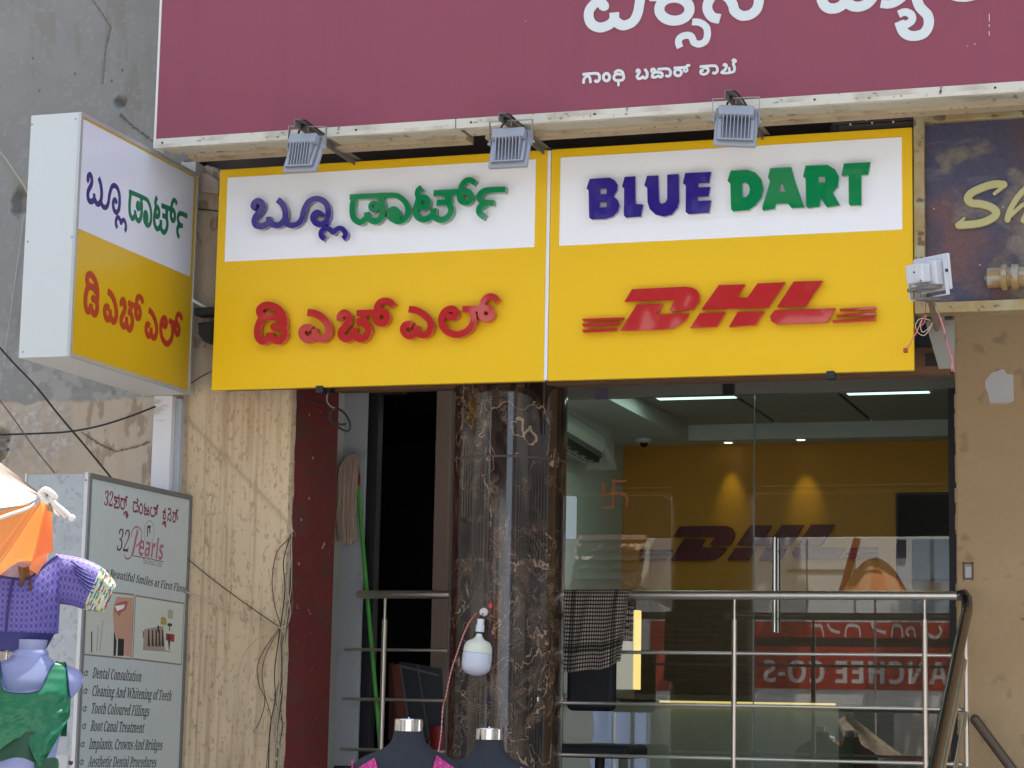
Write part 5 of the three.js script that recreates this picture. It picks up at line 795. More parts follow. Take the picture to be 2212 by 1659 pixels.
    text('earls', ...zL([900, 1225]), ...zL([1265, 1300]), 150, 'bold $px sans-serif', '#b06878', 0.15);
    st([[[830, 1235], [1050, 1275], [1275, 1325]]], 5, '#7c4f58'); text('The Dental Clinic', ...zL([975, 1350]), ...zL([1255, 1400]), 40, '$px serif', '#6f6064');
    c.strokeStyle = 'rgba(120,95,100,0.45)'; c.lineWidth = 6; { const a = L([1070, 900]), b = L([1140, 905]), d = L([1070, 730]); c.beginPath(); c.ellipse(a[0], a[1], Math.abs(b[0] - a[0]), Math.abs(d[1] - a[1]), 0, 0, 7); c.stroke(); }
    st([[[1045, 960], [1048, 830], [1070, 820], [1092, 815]], [[1075, 830], [1080, 880], [1082, 910]]], 12, '#3f1830');
    const bk = '#16181a', f = 'italic bold $px serif';
    text('for a Beautiful Smiles at First Floor', 205, 1240, 402, 1281, 58, f, bk);
    const box4 = (x0, y0, x1, y1, m, n, col) => { const q = [[x0, y0], [x1, m], [x1 - 4, n], [x0 - 4, y1]].map((p) => P(...p)); c.beginPath(); q.forEach((p, i) => (i ? c.lineTo(...p) : c.moveTo(...p))); c.closePath(); if (col) { c.fillStyle = col; c.fill(); } c.strokeStyle = '#7c625c'; c.lineWidth = 9; c.stroke(); };
    const zR = zoom(0, 2304, 2.1602), Q = (p) => P(...zR(p)), fillp = (pts, col) => { c.beginPath(); pts.map(Q).forEach((p, i) => (i ? c.lineTo(...p) : c.moveTo(...p))); c.closePath(); c.fillStyle = col; c.fill(); }, lin = (pts, w, col) => { c.strokeStyle = col; c.lineWidth = w; c.beginPath(); pts.map(Q).forEach((p, i) => (i ? c.lineTo(...p) : c.moveTo(...p))); c.stroke(); };
    const quad = (p, col) => { fillp(p, col); lin([...p, p[0]], 8, '#8a7570'); };
    quad([[742, 120], [1158, 162], [1136, 718], [728, 678]], '#cdcdbd'); quad([[1172, 170], [1592, 238], [1566, 766], [1148, 716]], '#cfd4c4');
    fillp([[1010, 180], [1150, 190], [1140, 700], [1075, 690], [1072, 560], [1010, 540], [985, 470], [975, 330], [985, 250]], '#c99a80'); fillp([[1000, 240], [1080, 215], [1108, 225], [1085, 290], [1020, 330], [985, 300]], '#b35c54'); fillp([[995, 258], [1080, 245], [1070, 280], [1010, 305]], '#f0ece2'); fillp([[1010, 320], [1045, 320], [1030, 350]], '#9d6a60');
    fillp([[1020, 540], [1072, 545], [1070, 690], [1015, 690]], '#1b1e24'); fillp([[985, 470], [1008, 560], [1000, 690], [980, 690]], '#24282f'); lin([[792, 480], [792, 660]], 14, '#2b3442'); lin([[850, 430], [835, 650]], 5, '#5c6264'); lin([[890, 380], [862, 655]], 5, '#5c6264');
    fillp([[1235, 480], [1262, 468], [1262, 535], [1235, 535]], '#a02836'); fillp([[1435, 495], [1508, 505], [1505, 570], [1432, 555]], '#a02836'); fillp([[1245, 460], [1410, 430], [1425, 640], [1500, 660], [1235, 640]], '#a59687'); for (const x of [1285, 1318, 1350, 1378, 1405]) fillp([[x - 6, 470], [x + 4, 460], [x + 12, 610], [x - 10, 605]], '#3c3026');
    fillp([[1388, 365], [1412, 350], [1438, 370], [1438, 425], [1388, 418]], '#b29a45'); fillp([[1448, 300], [1472, 285], [1498, 305], [1492, 370], [1452, 366]], '#b3ab9c'); lin([[1466, 405], [1466, 475]], 12, '#27241f'); lin([[1448, 420], [1486, 424]], 14, '#27241f'); fillp([[1446, 510], [1476, 512], [1462, 660]], '#3a3530'); fillp([[1360, 430], [1376, 430], [1374, 490], [1362, 490]], '#26201c');
    const rows = [['Dental Consultation', 795, 880, 1218, 914], ['Cleaning And Whitening of Teeth', 790, 1035, 1478, 1078], ['Tooth Coloured Fillings', 783, 1187, 1285, 1212], ['Root Canal Treatment', 778, 1338, 1240, 1356], ['Implants, Crowns And Bridges', 765, 1495, 1400, 1504], ['Aesthetic Dental Procedures', 757, 1648, 1346, 1652]];
    for (const [s, a, b, d, e] of rows) { text(s, ...zR([a, b]), ...zR([d, e]), 74, f, bk, 0.1); lin([[a - 70, b - 40], [a - 48, b - 62], [a - 34, b - 52], [a - 46, b - 42], [a - 40, b - 24], [a - 62, b - 20], [a - 70, b - 40]], 6, '#4c5150'); }
  });
  part('printed_face', new THREE.PlaneGeometry(z0 - z1, H).rotateY(Math.PI / 2).translate(X + 0.001, B + H / 2, (z0 + z1) / 2), phys([1, 1, 1], 0.5, { map: face }), o, 'printed face with the clinic name, two pictures and a list');
  const pg = onZ(115, 1637, N + 0.001); part('notice', box(onZ(101, 1650, N).x, pg.y - 0.25, N - 0.0025, onZ(146, 1650, N).x, onZ(120, 1630, N).y, N + 0.001, 0), mat([0.55, 0.55, 0.52], 0.8), o, 'white paper notice on the metal side');
}
// ---------------------------------------------------------------- cables and wires on the left
{
  const D = (pts, z) => pts.map(([x, y, dz = 0]) => onZ(x, y, z + dz));
  const wire = (label, pts, z, r, m, n = 40) => single('cable', tube(D(pts, z), r, n, 7), m, label, 'cable');
  wire('black cable running down from the left edge to the top of the dental clinic sign', [[-12, 738], [30, 785], [75, 832], [130, 900], [185, 965], [240, 1032]], 0.3, 0.0055, M.cableBlack);
  wire('thin brown cable slanting down at the left edge above the orange umbrella', [[-12, 850], [30, 905], [70, 962], [118, 1022]], 0.3, 0.0035, mat([0.14, 0.09, 0.055], 0.7));
  wire('black sagging cable from the left edge to the white post under the light box', [[-12, 939], [30, 938], [90, 936], [150, 932], [210, 921], [270, 903], [336, 878]], -0.15, 0.0055, M.cableBlack);
  wire('cream wire slanting down the tan wall from the white post to the red pillar', [[390, 888], [420, 922], [455, 958], [500, 1002], [555, 1058], [600, 1105], [634, 1148]], -0.285, 0.0035, M.cableCream);
  wire('dark wire slanting across the tan wall right of the dental clinic sign', [[405, 1207], [455, 1248], [500, 1282], [550, 1318], [606, 1356]], -0.28, 0.003, mat([0.07, 0.05, 0.035], 0.7));
  wire('cream wire joining the knot on the tan wall from the dental clinic sign', [[400, 1278], [440, 1292], [480, 1312], [520, 1328], [560, 1342], [606, 1357]], -0.275, 0.0036, M.cableCream);
  wire('short black wire between the light box and the yellow signboard', [[426, 452], [445, 453], [472, 456]], -0.2, 0.004, M.cableBlack, 8);
  wire('thin dark wire curling up under the left corner of the yellow signboard', [[410, 830], [432, 815], [462, 800]], -0.26, 0.003, M.cableBlack, 12);
  wire('pale rope hanging down the grey wall at the upper left edge', [[-8, 318], [14, 345], [34, 375], [50, 398], [60, 420]], -0.3, 0.0035, M.cableCream);
  wire('thin grey cord hanging beside the light box at the left edge', [[50, 470], [42, 540], [33, 600], [24, 670], [14, 740], [8, 790]], -0.325, 0.0022, mat([0.45, 0.44, 0.42], 0.8));
  const b = thing('wire_bundle', 'tangle of old wires hanging down the tan wall beside the red pillar', 'wires'), cr = M.cableCream, bl = M.cableBlack, br = mat([0.13, 0.085, 0.05], 0.7);
  const run = (pts, z, r, m) => part('strand', tube(D(pts, z), r, 70, 6), m, b);
  seed = 41;
  for (let i = 0; i < 9; i++) { const o = rr(-12, 9), pts = []; for (let k = 0; k <= 9; k++) { const t = k / 9, spread = 4 + 12 * Math.sin(t * 9 + i) * smooth(0.03, 0.2, t) * smooth(1.02, 0.85, Math.abs(t - 0.4) + 0.45); pts.push([lerp(630, 598, t) + (o + spread * rr(-0.8, 0.8)) * smooth(0, 0.1, t) - 6 * (t > 0.35 ? 1 : 0), lerp(1150, 1690, t)]); } run(pts, -0.28 + 0.004 * i, rr(0.0017, 0.003), [cr, br, bl, br, cr, br, cr, bl, cr][i]); }
  run([[606, 1358], [560, 1376], [528, 1410], [514, 1455], [514, 1500], [524, 1545], [545, 1578], [575, 1590]], -0.275, 0.0022, cr); run([[606, 1358], [580, 1400], [566, 1450], [572, 1500], [585, 1550], [580, 1610], [572, 1690]], -0.27, 0.0022, br);
  run([[604, 1356], [570, 1405], [556, 1440], [560, 1480], [572, 1510], [560, 1560], [548, 1580]], -0.272, 0.0026, br); run([[545, 1570], [562, 1584], [580, 1572], [600, 1540], [606, 1500]], -0.268, 0.003, cr); run([[548, 1600], [565, 1612], [585, 1605]], -0.27, 0.003, cr); run([[628, 1160], [600, 1190], [588, 1250], [594, 1310], [606, 1350]], -0.275, 0.0028, br);
  const knot = (x, y, s) => { const pts = []; for (let i = 0; i < 26; i++) pts.push([x + s * rr(-1, 1), y + s * rr(-1, 1), rr(0, 0.02)]); part('knot', tube(D(pts, -0.268), 0.003, 140, 6), cr, b); };
  knot(608, 1358, 7); knot(602, 1612, 6); knot(598, 1640, 5);
  const cd = thing('grey_conduits', 'two cut ends of grey conduit poking from the broken wall at the left edge', 'conduit'); 
  for (const [y, h] of [[951, 6], [967, 5]]) { const a = onZ(-14, y, -0.28), c = onZ(17, y + (y > 960 ? 4 : 1), -0.2); part('pipe', rod(a, c, 0.011), M.cableGrey, cd); }
}
// ---------------------------------------------------------------- street stall at the lower left
const loft = (rings, n = 40) => sheet(n, rings.length - 1, (u, v) => { const r = rings[Math.round(v * (rings.length - 1))], t = u * Math.PI * 2, c = Math.cos(t), s = Math.sin(t), e = r.e ?? 2; const sg = (x) => Math.sign(x) * Math.pow(Math.abs(x), 2 / e); return V(r.x + r.a * sg(c), r.y + (r.t ?? 0) * sg(c), (r.z ?? 0) + r.b * sg(s)); });
const fine = (rings, k = 6) => { const o = [], K = ['x', 'y', 'z', 'a', 'b', 't', 'e']; for (let i = 0; i < rings.length - 1; i++) for (let j = 0; j < k; j++) { const t = j / k, g = (q, n) => rings[clamp(q, 0, rings.length - 1)][n] ?? (n === 'e' ? 2 : 0), o2 = {}; for (const n of K) { const a = g(i - 1, n), b = g(i, n), c = g(i + 1, n), d = g(i + 2, n); o2[n] = 0.5 * (2 * b + (c - a) * t + (2 * a - 5 * b + 4 * c - d) * t * t + (3 * b - a - 3 * c + d) * t * t * t); } o.push(o2); } o.push({ e: 2, ...rings[rings.length - 1] }); return o; };
{
  const cloth = (c, more) => phys(c, 0.75, { transmission: 0.35, thickness: 0, ...more });
  const flor = drawn(512, 512, (c, w, h) => { seed = 5; c.fillStyle = '#cbb2a0'; c.fillRect(0, 0, w, h); for (let i = 0; i < 900; i++) { c.fillStyle = ['#8f6f62', '#6b7a63', '#b48d80', '#54624f', '#dccabb', '#9a7a70'][i % 6]; c.globalAlpha = 0.6; c.beginPath(); c.ellipse(rnd() * w, rnd() * h, rr(4, 16), rr(3, 11), rnd() * 3, 0, 7); c.fill(); } c.globalAlpha = 0.35; c.fillStyle = '#40463f'; for (let i = 0; i < h; i += 6) c.fillRect(0, i, w, 2); for (let i = 0; i < w; i += 6) c.fillRect(i, 0, 2, h); });
  const pale = drawn(512, 512, (c, w, h) => { seed = 6; c.fillStyle = '#f3ebe2'; c.fillRect(0, 0, w, h); for (let i = 0; i < 260; i++) { c.fillStyle = ['#c9b3a4', '#b9c0ae', '#dcc4b4', '#a9b09a'][i % 4]; c.globalAlpha = 0.5; c.beginPath(); c.ellipse(rnd() * w, rnd() * h, rr(4, 14), rr(3, 9), rnd() * 3, 0, 7); c.fill(); } });
  const z = 3.1, P = (x, y, dz = 0) => onZ(x, y, z + dz), u = thing('stall_umbrella', 'sunlit orange and floral stall umbrella corner at the left edge', 'umbrella');
  const tip = P(91, 1073), panel = (a, b, c, d, bulge) => sheet(24, 16, (s, t) => { const l = a.clone().lerp(b, s), m = d.clone().lerp(c, s), p = l.lerp(m, t); p.y -= bulge * Math.sin(s * Math.PI) * Math.sin(t * Math.PI) * 0.4; p.z += 0.01 * Math.sin(s * 11 + t * 4) * Math.sin(t * Math.PI); return p; });
  part('canopy_panel', panel(P(-260, 800, -0.55), P(88, 1066), P(91, 1074), P(-260, 930, 0.1), 0.03), cloth([0.74, 0.7, 0.68], { map: flor }), u, 'floral top panel in half shade');
  part('canopy_panel', panel(P(-260, 928, 0.1), P(86, 1072, 0.005), P(60, 1090, 0.05), P(-260, 1128, 0.62), 0.02), cloth([1, 1, 1], { map: pale }), u, 'floral top panel in full sun');
  part('orange_flap', sheet(36, 30, (s, t) => {
    const a = P(-230, 1165, 0.50), b = P(86, 1082, 0.0), e = P(112, 1092, -0.02);
    const s1 = s < 0.62 ? s / 0.62 : 1, s2 = s < 0.62 ? 0 : (s - 0.62) / 0.38;
    const topp = a.clone().lerp(b, s1).lerp(e, s2), low0 = P(-230, 1330, 0.3), low1 = P(40, 1232, 0.10), low2 = P(112, 1193, -0.08), low = low0.clone().lerp(low1, s1).lerp(low2, s2), p = topp.lerp(low, t);
    p.z += (0.03 * Math.sin(s * 16) - 0.42 * smooth(0.36, 0.50, s + 0.20 * t - 0.1) * smooth(0.86, 0.62, s + 0.16 * t)) * t; p.y += 0.012 * Math.sin(t * Math.PI) * Math.sin(s * 9); return p;
  }), phys([0.95, 0.34, 0.09], 0.9, { transmission: 0.55, thickness: 0 }), u, 'orange cloth flap');
  part('hem', tube([P(84, 1084, 0.004), P(60, 1098, 0.05), P(20, 1112, 0.14), P(-60, 1140, 0.28), P(-230, 1165, 0.5)], 0.008, 40), cloth([0.75, 0.68, 0.6]), u);
  const rp = mat([0.72, 0.66, 0.6], 0.9), k = [];
  part('knot', [tube([P(86, 1068), P(98, 1058, 0.02), P(112, 1066, 0.03), P(118, 1076, 0.01), P(104, 1084, 0.02), P(92, 1074, 0.03), P(104, 1064, 0.0), P(114, 1072, 0.02)], 0.012, 70, 8)], rp, u); part('rope', [tube([P(108, 1074, 0.02), P(122, 1090, 0.025), P(138, 1103, 0.02), P(155, 1119, 0.01)], 0.0085, 24, 8), new THREE.SphereGeometry(0.014, 12, 8).translate(...P(155, 1119, 0.01).toArray()), tube([P(110, 1076, 0.02), P(120, 1096, 0.03), P(134, 1110, 0.02), P(142, 1118, 0.01)], 0.006, 24, 8)], rp, u);
  part('cloth_tail', sheet(8, 8, (s, t) => { const p = P(lerp(104, 112, s) + 26 * t * s - 2, lerp(1080, 1092, s) + lerp(22, 18, s) * t + 8 * s * t, 0.01 + 0.02 * Math.sin(s * 5)); return p; }), mat([0.34, 0.24, 0.16], 0.9), u);
  part('rib', rod(P(90, 1076, -0.01), P(-260, 815, -0.5), 0.005), M.steelGrey, u); part('pole', rod(V(P(-300, 1200).x, 0, z - 0.2), V(P(-300, 1200).x, 2.9, z - 0.2), 0.018), M.steelGrey, u);
  part('strap', sheet(6, 10, (s, t) => P(lerp(38, 62, s) + 8 * t, 1222 + 52 * t + 4 * Math.sin(s * 3), -0.02 + 0.02 * Math.sin(s * 4 + t * 3))), mat([0.42, 0.24, 0.07], 0.6, { map: flor }), u);
}
function face(o, cx, cz) {                                                               // turns a figure towards the street corner from which it is seen
  const t = Math.atan2(CAM.x - cx, CAM.z - cz), k = Math.cos(t), q = new THREE.Matrix4().makeTranslation(cx, 0, cz).multiply(new THREE.Matrix4().makeRotationY(t)).multiply(new THREE.Matrix4().makeScale(k, 1, k)).multiply(new THREE.Matrix4().makeTranslation(-cx, 0, -cz));
  for (const c of o.children) c.geometry.applyMatrix4(q);
}
const skin = phys([0.50, 0.55, 0.84], 0.32, { transmission: 0.55, thickness: 0 });
{
  // upper form with the purple blouse
  const z = 3.0, P = (x, y, dz = 0) => onZ(x, y, z + dz), K = P(36, 1300).distanceTo(P(136, 1300)) / 100;      // metres per picture unit here
  const c0 = P(28, 1240), y = (py) => P(28, py).y, X = (px, py = 1280) => P(px, py).x;
  const f = thing('dress_form', 'translucent torso form wearing the purple brocade blouse, under the orange umbrella', 'dress form', undefined);
  part('torso', loft(fine([{ x: X(22), y: y(1404), z, a: 78 * K, b: 55 * K }, { x: X(22), y: y(1340), z, a: 76 * K, b: 56 * K }, { x: X(22), y: y(1270), z, a: 80 * K, b: 58 * K }, { x: X(22), y: y(1235), z, a: 78 * K, b: 46 * K }, { x: X(22), y: y(1215), z, a: 56 * K, b: 36 * K }, { x: X(22), y: y(1205), z, a: 32 * K, b: 28 * K }, { x: X(22), y: y(1170), z, a: 28 * K, b: 27 * K }]), 48), skin, f);
  part('hanger_pole', rod(V(X(22), 0, z - 0.02), V(X(22), y(1380), z - 0.02), 0.012), M.chrome, f); part('base', lathe([[0, 0], [0.16, 0], [0.16, 0.012], [0.02, 0.03], [0, 0.03]]).translate(X(22), 0, z - 0.02), M.chrome, f);
  const broc = drawn(1024, 1024, (c, w, h) => { c.fillStyle = '#4540a0'; c.fillRect(0, 0, w, h); c.strokeStyle = '#cdb6a8'; const n = 9, s = w / n; for (let i = 0; i < n; i++) for (let j = 0; j < n; j++) { const x = (i + 0.5) * s, yy = (j + 0.5) * s; c.lineWidth = 4; c.beginPath(); c.moveTo(x, yy - s / 2); c.lineTo(x + s / 2, yy); c.lineTo(x, yy + s / 2); c.lineTo(x - s / 2, yy); c.closePath(); c.stroke(); c.lineWidth = 3; c.beginPath(); c.moveTo(x, yy - s / 4); c.lineTo(x + s / 4, yy); c.lineTo(x, yy + s / 4); c.lineTo(x - s / 4, yy); c.closePath(); c.stroke(); c.fillStyle = '#cdb6a8'; c.fillRect(x - 5, yy - 5, 10, 10); c.fillRect(x + s / 2 - 8, yy - 3, 16, 6); c.fillRect(x - 3, yy + s / 2 - 8, 6, 16); } });
  broc.wrapS = broc.wrapT = THREE.RepeatWrapping; broc.repeat.set(2.2, 1);
  const bm = phys([0.85, 0.82, 0.9], 0.6, { map: broc, sheen: 0.3, transmission: 0.12, thickness: 0 }), b = thing('purple_blouse', 'purple brocade blouse with puffed sleeve and floral cuff at the left edge', 'blouse');
  const prof = [[1370, 98, 66], [1320, 104, 70], [1280, 106, 70], [1252, 108, 62], [1230, 112, 52], [1210, 116, 40], [1190, 116, 30]];
  const at = (py) => { for (let i = 0; i < prof.length - 1; i++) if (py <= prof[i][0] && py >= prof[i + 1][0]) { const t = (prof[i][0] - py) / (prof[i][0] - prof[i + 1][0]); return [lerp(prof[i][1], prof[i + 1][1], t), lerp(prof[i][2], prof[i + 1][2], t)]; } return [98, 66]; };
  const surf = (px, py, out = 0) => { const [A, B] = at(py), q = clamp((px - 26) / (A + 2), -0.99, 0.99); return V(X(26) + (px - 26) * K, y(py), z + 0.01 + out + B * K * Math.sqrt(1 - q * q)); };
  const neck = (px) => (px > 40 ? lerp(1253, 1199, smooth(55, 122, px) * 0.6 + 0.4 * clamp((px - 55) / 67)) : lerp(1253, 1244, smooth(40, -50, px)));
  part('bodice', sheet(80, 44, (u, v) => { const px = lerp(-78, 132, u), py = lerp(neck(px) + Math.max(0, px - 118) * 0.4, 1367, v); return surf(px, py, 0.022 * (fbm(px * 0.05 + py * 0.02, py * 0.016, 3, 171) - 0.5) * smooth(1225, 1270, py)); }), bm, b);
  part('back', sheet(24, 12, (u, v) => { const px = lerp(-78, 126, u), p = surf(px, lerp(1225, 1367, v)); p.z = 2 * z - p.z; return p; }), bm, b);
  const A = P(118, 1246, -0.02), B = P(178, 1255, 0.0), C = P(238, 1286, 0.02), axis = new THREE.CatmullRomCurve3([A, B, C]);
  const slv = (t0, t1, r0, r1, n, pleat) => sheet(48, n, (u, v) => { const t = lerp(t0, t1, v), c = axis.getPoint(t), d = axis.getTangent(t), s = V(0, 0, 1), up = d.clone().cross(s).normalize().negate(), a = u * Math.PI * 2, r = lerp(r0, r1, v) * K * (1 + pleat * Math.sin(a * 14) * Math.sin(v * Math.PI)); return c.addScaledVector(up, r * Math.cos(a) * 1.0).addScaledVector(s, r * 0.8 * Math.sin(a)); });
  part('sleeve', slv(0, 0.68, 48, 46, 20, 0.012), bm, b, 'brocade puffed sleeve');
  const pl = []; for (let i = 0; i < 6; i++) { const t = i / 5; pl.push(sheet(16, 3, (u, v) => P(lerp(137 + 2 * i, 176 + 6 * i - 3 * i * i * 0.4, u), lerp(1203, 1224, u) + i * 9.5 + v * 4.5 + 3 * Math.sin(u * 3), 0.055 + 0.02 * i * 0.4 + 0.008 * Math.sin(v * 3)))); }
  part('pleat', pl, mat([0.03, 0.025, 0.19], 0.6), b, 'dark blue pleats on the shoulder of the sleeve');
  const fl = drawn(512, 512, (c, w, h) => { seed = 23; c.fillStyle = '#b9bfa6'; c.fillRect(0, 0, w, h); for (let i = 0; i < 130; i++) { c.fillStyle = ['#1f6b55', '#8a2a4a', '#a93b30', '#b9a83a', '#274a8a', '#dfe0d0', '#3f7c66'][i % 7]; const x = rnd() * w, q = rnd() * h; for (let k = 0; k < 5; k++) { c.beginPath(); c.ellipse(x + 12 * Math.cos(k * 1.26), q + 12 * Math.sin(k * 1.26), 11, 7, k, 0, 7); c.fill(); } } });
  part('cuff', slv(0.68, 1.0, 46, 30, 10, 0.05), mat([0.85, 0.85, 0.82], 0.7, { map: fl }), b, 'floral embroidered cuff');
  part('waistband', loft(fine([{ x: X(20), y: y(1406), z, a: 84 * K, b: 62 * K }, { x: X(22), y: y(1385), z, a: 93 * K, b: 66 * K }, { x: X(24), y: y(1364), z, a: 101 * K, b: 68.5 * K }]), 48), mat([0.02, 0.018, 0.13], 0.6), b, 'dark blue waistband');
  part('front_piping', tube([[27, 1254], [23, 1280], [20, 1310], [18, 1340], [17, 1366]].map(([p, q]) => surf(p, q, 0.006)), 0.0055, 24), mat([0.02, 0.018, 0.12], 0.6), b);
  part('neck_piping', tube(Array.from({ length: 24 }, (_, i) => { const px = lerp(-70, 122, i / 23); return surf(px, neck(px), 0.003); }), 0.004, 60, 6), mat([0.02, 0.018, 0.12], 0.6), b);
  face(f, X(24), z); face(b, X(24), z);
}
{
  // lower form with the green blouse
  const z = 3.02, P = (x, y, dz = 0) => onZ(x, y, z + dz), K = P(0, 1500).distanceTo(P(100, 1500)) / 100, y = (py) => P(65, py).y, cx = P(63, 1480).x;
  const f = thing('dress_form', 'translucent bluish torso form wearing the green blouse at the lower left', 'dress form');
  const R = (py, a, b, dz = 0, t = 0, e = 2, dx = 0) => ({ x: cx + dx * K, y: y(py), z: z + dz, a: a * K, b: b * K, t: t * K, e });
  part('torso', loft(fine([R(1760, 80, 56), R(1640, 66, 48), R(1560, 79, 60, 0.01), R(1526, 82, 60), R(1510, 90, 57), R(1492, 106, 52), R(1470, 117, 48), R(1448, 110, 40), R(1436, 84, 36), R(1426, 52, 34), R(1412, 36, 32), R(1398, 33, 31), R(1382, 36, 32)]), 56), skin, f);
  part('neck_base', loft(fine([R(1420, 37, 34), R(1412, 39.5, 35.5), R(1404, 37, 33)]), 40), skin, f);
  part('pole', rod(V(cx, 0, z - 0.05), V(cx, y(1755), z - 0.05), 0.014), M.chrome, f); part('base', lathe([[0, 0], [0.17, 0], [0.17, 0.012], [0.02, 0.03], [0, 0.03]]).translate(cx, 0, z - 0.05), M.chrome, f);
  const b = thing('green_blouse', 'green satin sleeveless blouse with a deep round neck on the lower translucent form', 'blouse');
  const gm = phys([0.003, 0.13, 0.055], 0.36, { sheen: 0.25, sheenRoughness: 0.4, sheenColor: rgb(0.1, 0.7, 0.4) });
  // surface of the torso, 1 cm out, trimmed by a neckline and armholes
  const prof = [[1690, 92, 70], [1655, 88, 66], [1630, 86, 66], [1560, 92, 72], [1500, 105, 70], [1470, 106, 58], [1448, 98, 48], [1436, 86, 44], [1426, 60, 42]];
  const at = (py) => { for (let i = 0; i < prof.length - 1; i++) if (py <= prof[i][0] && py >= prof[i + 1][0]) { const t = smooth(prof[i][0], prof[i + 1][0], py) * 0.5 + 0.5 * (prof[i][0] - py) / (prof[i][0] - prof[i + 1][0]); return [lerp(prof[i][1], prof[i + 1][1], t), lerp(prof[i][2], prof[i + 1][2], t)]; } return [60, 42]; };
  const surf = (px, py, out = 0) => { const [a, bb] = at(py), s = clamp((px - 63) / (a + 3), -0.995, 0.995); return V(cx + (px - 63) * K, y(py), z + 0.012 + out + (bb + 3) * K * Math.sqrt(1 - s * s)); };
  const top = (px) => { const q = Math.abs(px - 46); if (q < 36) { const t = q / 36; return 1498 - 6 * t * t * t; } if (px > 46) return lerp(1492, 1429, smooth(82, 118, px)) ; return lerp(1492, 1424, smooth(36, 52, q)); };
  const botm = (px) => (px < 55 ? lerp(1592, 1640, smooth(55, -30, px)) : px < 98 ? lerp(1592, 1656, smooth(55, 98, px)) : lerp(1656, 1545, (px - 98) / 56));
  const wr = (px, py) => 0.026 * (fbm(px * 0.03 + py * 0.035, py * 0.018 - px * 0.02, 4, 181) - 0.5) * smooth(1450, 1560, py) * 2 + 0.02 * Math.sin((py - 1560) * 0.06 + px * 0.05) * smooth(1545, 1600, py) * 0.6;
  part('bodice', sheet(90, 60, (u, v) => { const px = lerp(-60, 154, u), t = top(px), arm = px > 138 ? smooth(138, 154, px) * 78 : px < -16 ? smooth(-16, -60, px) * 70 : 0, tt = t + arm, bb = botm(px), py = lerp(tt, bb, v); const p = surf(px, py, wr(px, py)); return p; }), gm, b);
  part('back', sheet(30, 20, (u, v) => { const px = lerp(-60, 150, u), p = surf(px, lerp(1450, 1590, v)); p.z = 2 * z - p.z; return p; }), gm, b);
  const pip = mat([0.008, 0.03, 0.10], 0.6);
  part('neck_piping', tube(Array.from({ length: 30 }, (_, i) => { const px = lerp(-12, 122, i / 29); return surf(px, top(px), 0.004); }), 0.0035, 90, 6), pip, b); part('arm_piping', tube(Array.from({ length: 14 }, (_, i) => { const px = lerp(136, 152, i / 13); return surf(px, 1430 + smooth(138, 154, px) * 78 + 0, 0.004); }), 0.0035, 40, 6), pip, b);
  part('tail', sheet(24, 12, (u, v) => { const px = lerp(-40, 94, u); const p = surf(px, lerp(1580, lerp(1638, 1646, u) + 8 * Math.sin(u * 7), v), -0.02 + 0.008 * Math.sin(u * 9 + v * 2)); return p; }), phys([0.002, 0.05, 0.024], 0.5), b, 'dark green inner fold at the hem');
  const n = thing('green_cloth', 'dark green cloth with a round bead just below the green blouse', 'cloth');
  part('cloth', sheet(24, 16, (u, v) => { const px = lerp(38, 92, u), p = P(px, lerp(1648 - 12 * Math.sin(u * Math.PI), 1720, v), 0.12 + 0.05 * Math.sin(u * Math.PI)); return p; }), mat([0.006, 0.06, 0.03], 0.6), n); part('bead', new THREE.SphereGeometry(5 * K, 14, 10).translate(...P(109, 1648, 0.15).toArray()), mat([0.05, 0.012, 0.012], 0.4), n);
  face(f, cx, z); face(b, cx, z); face(n, cx, z);
}
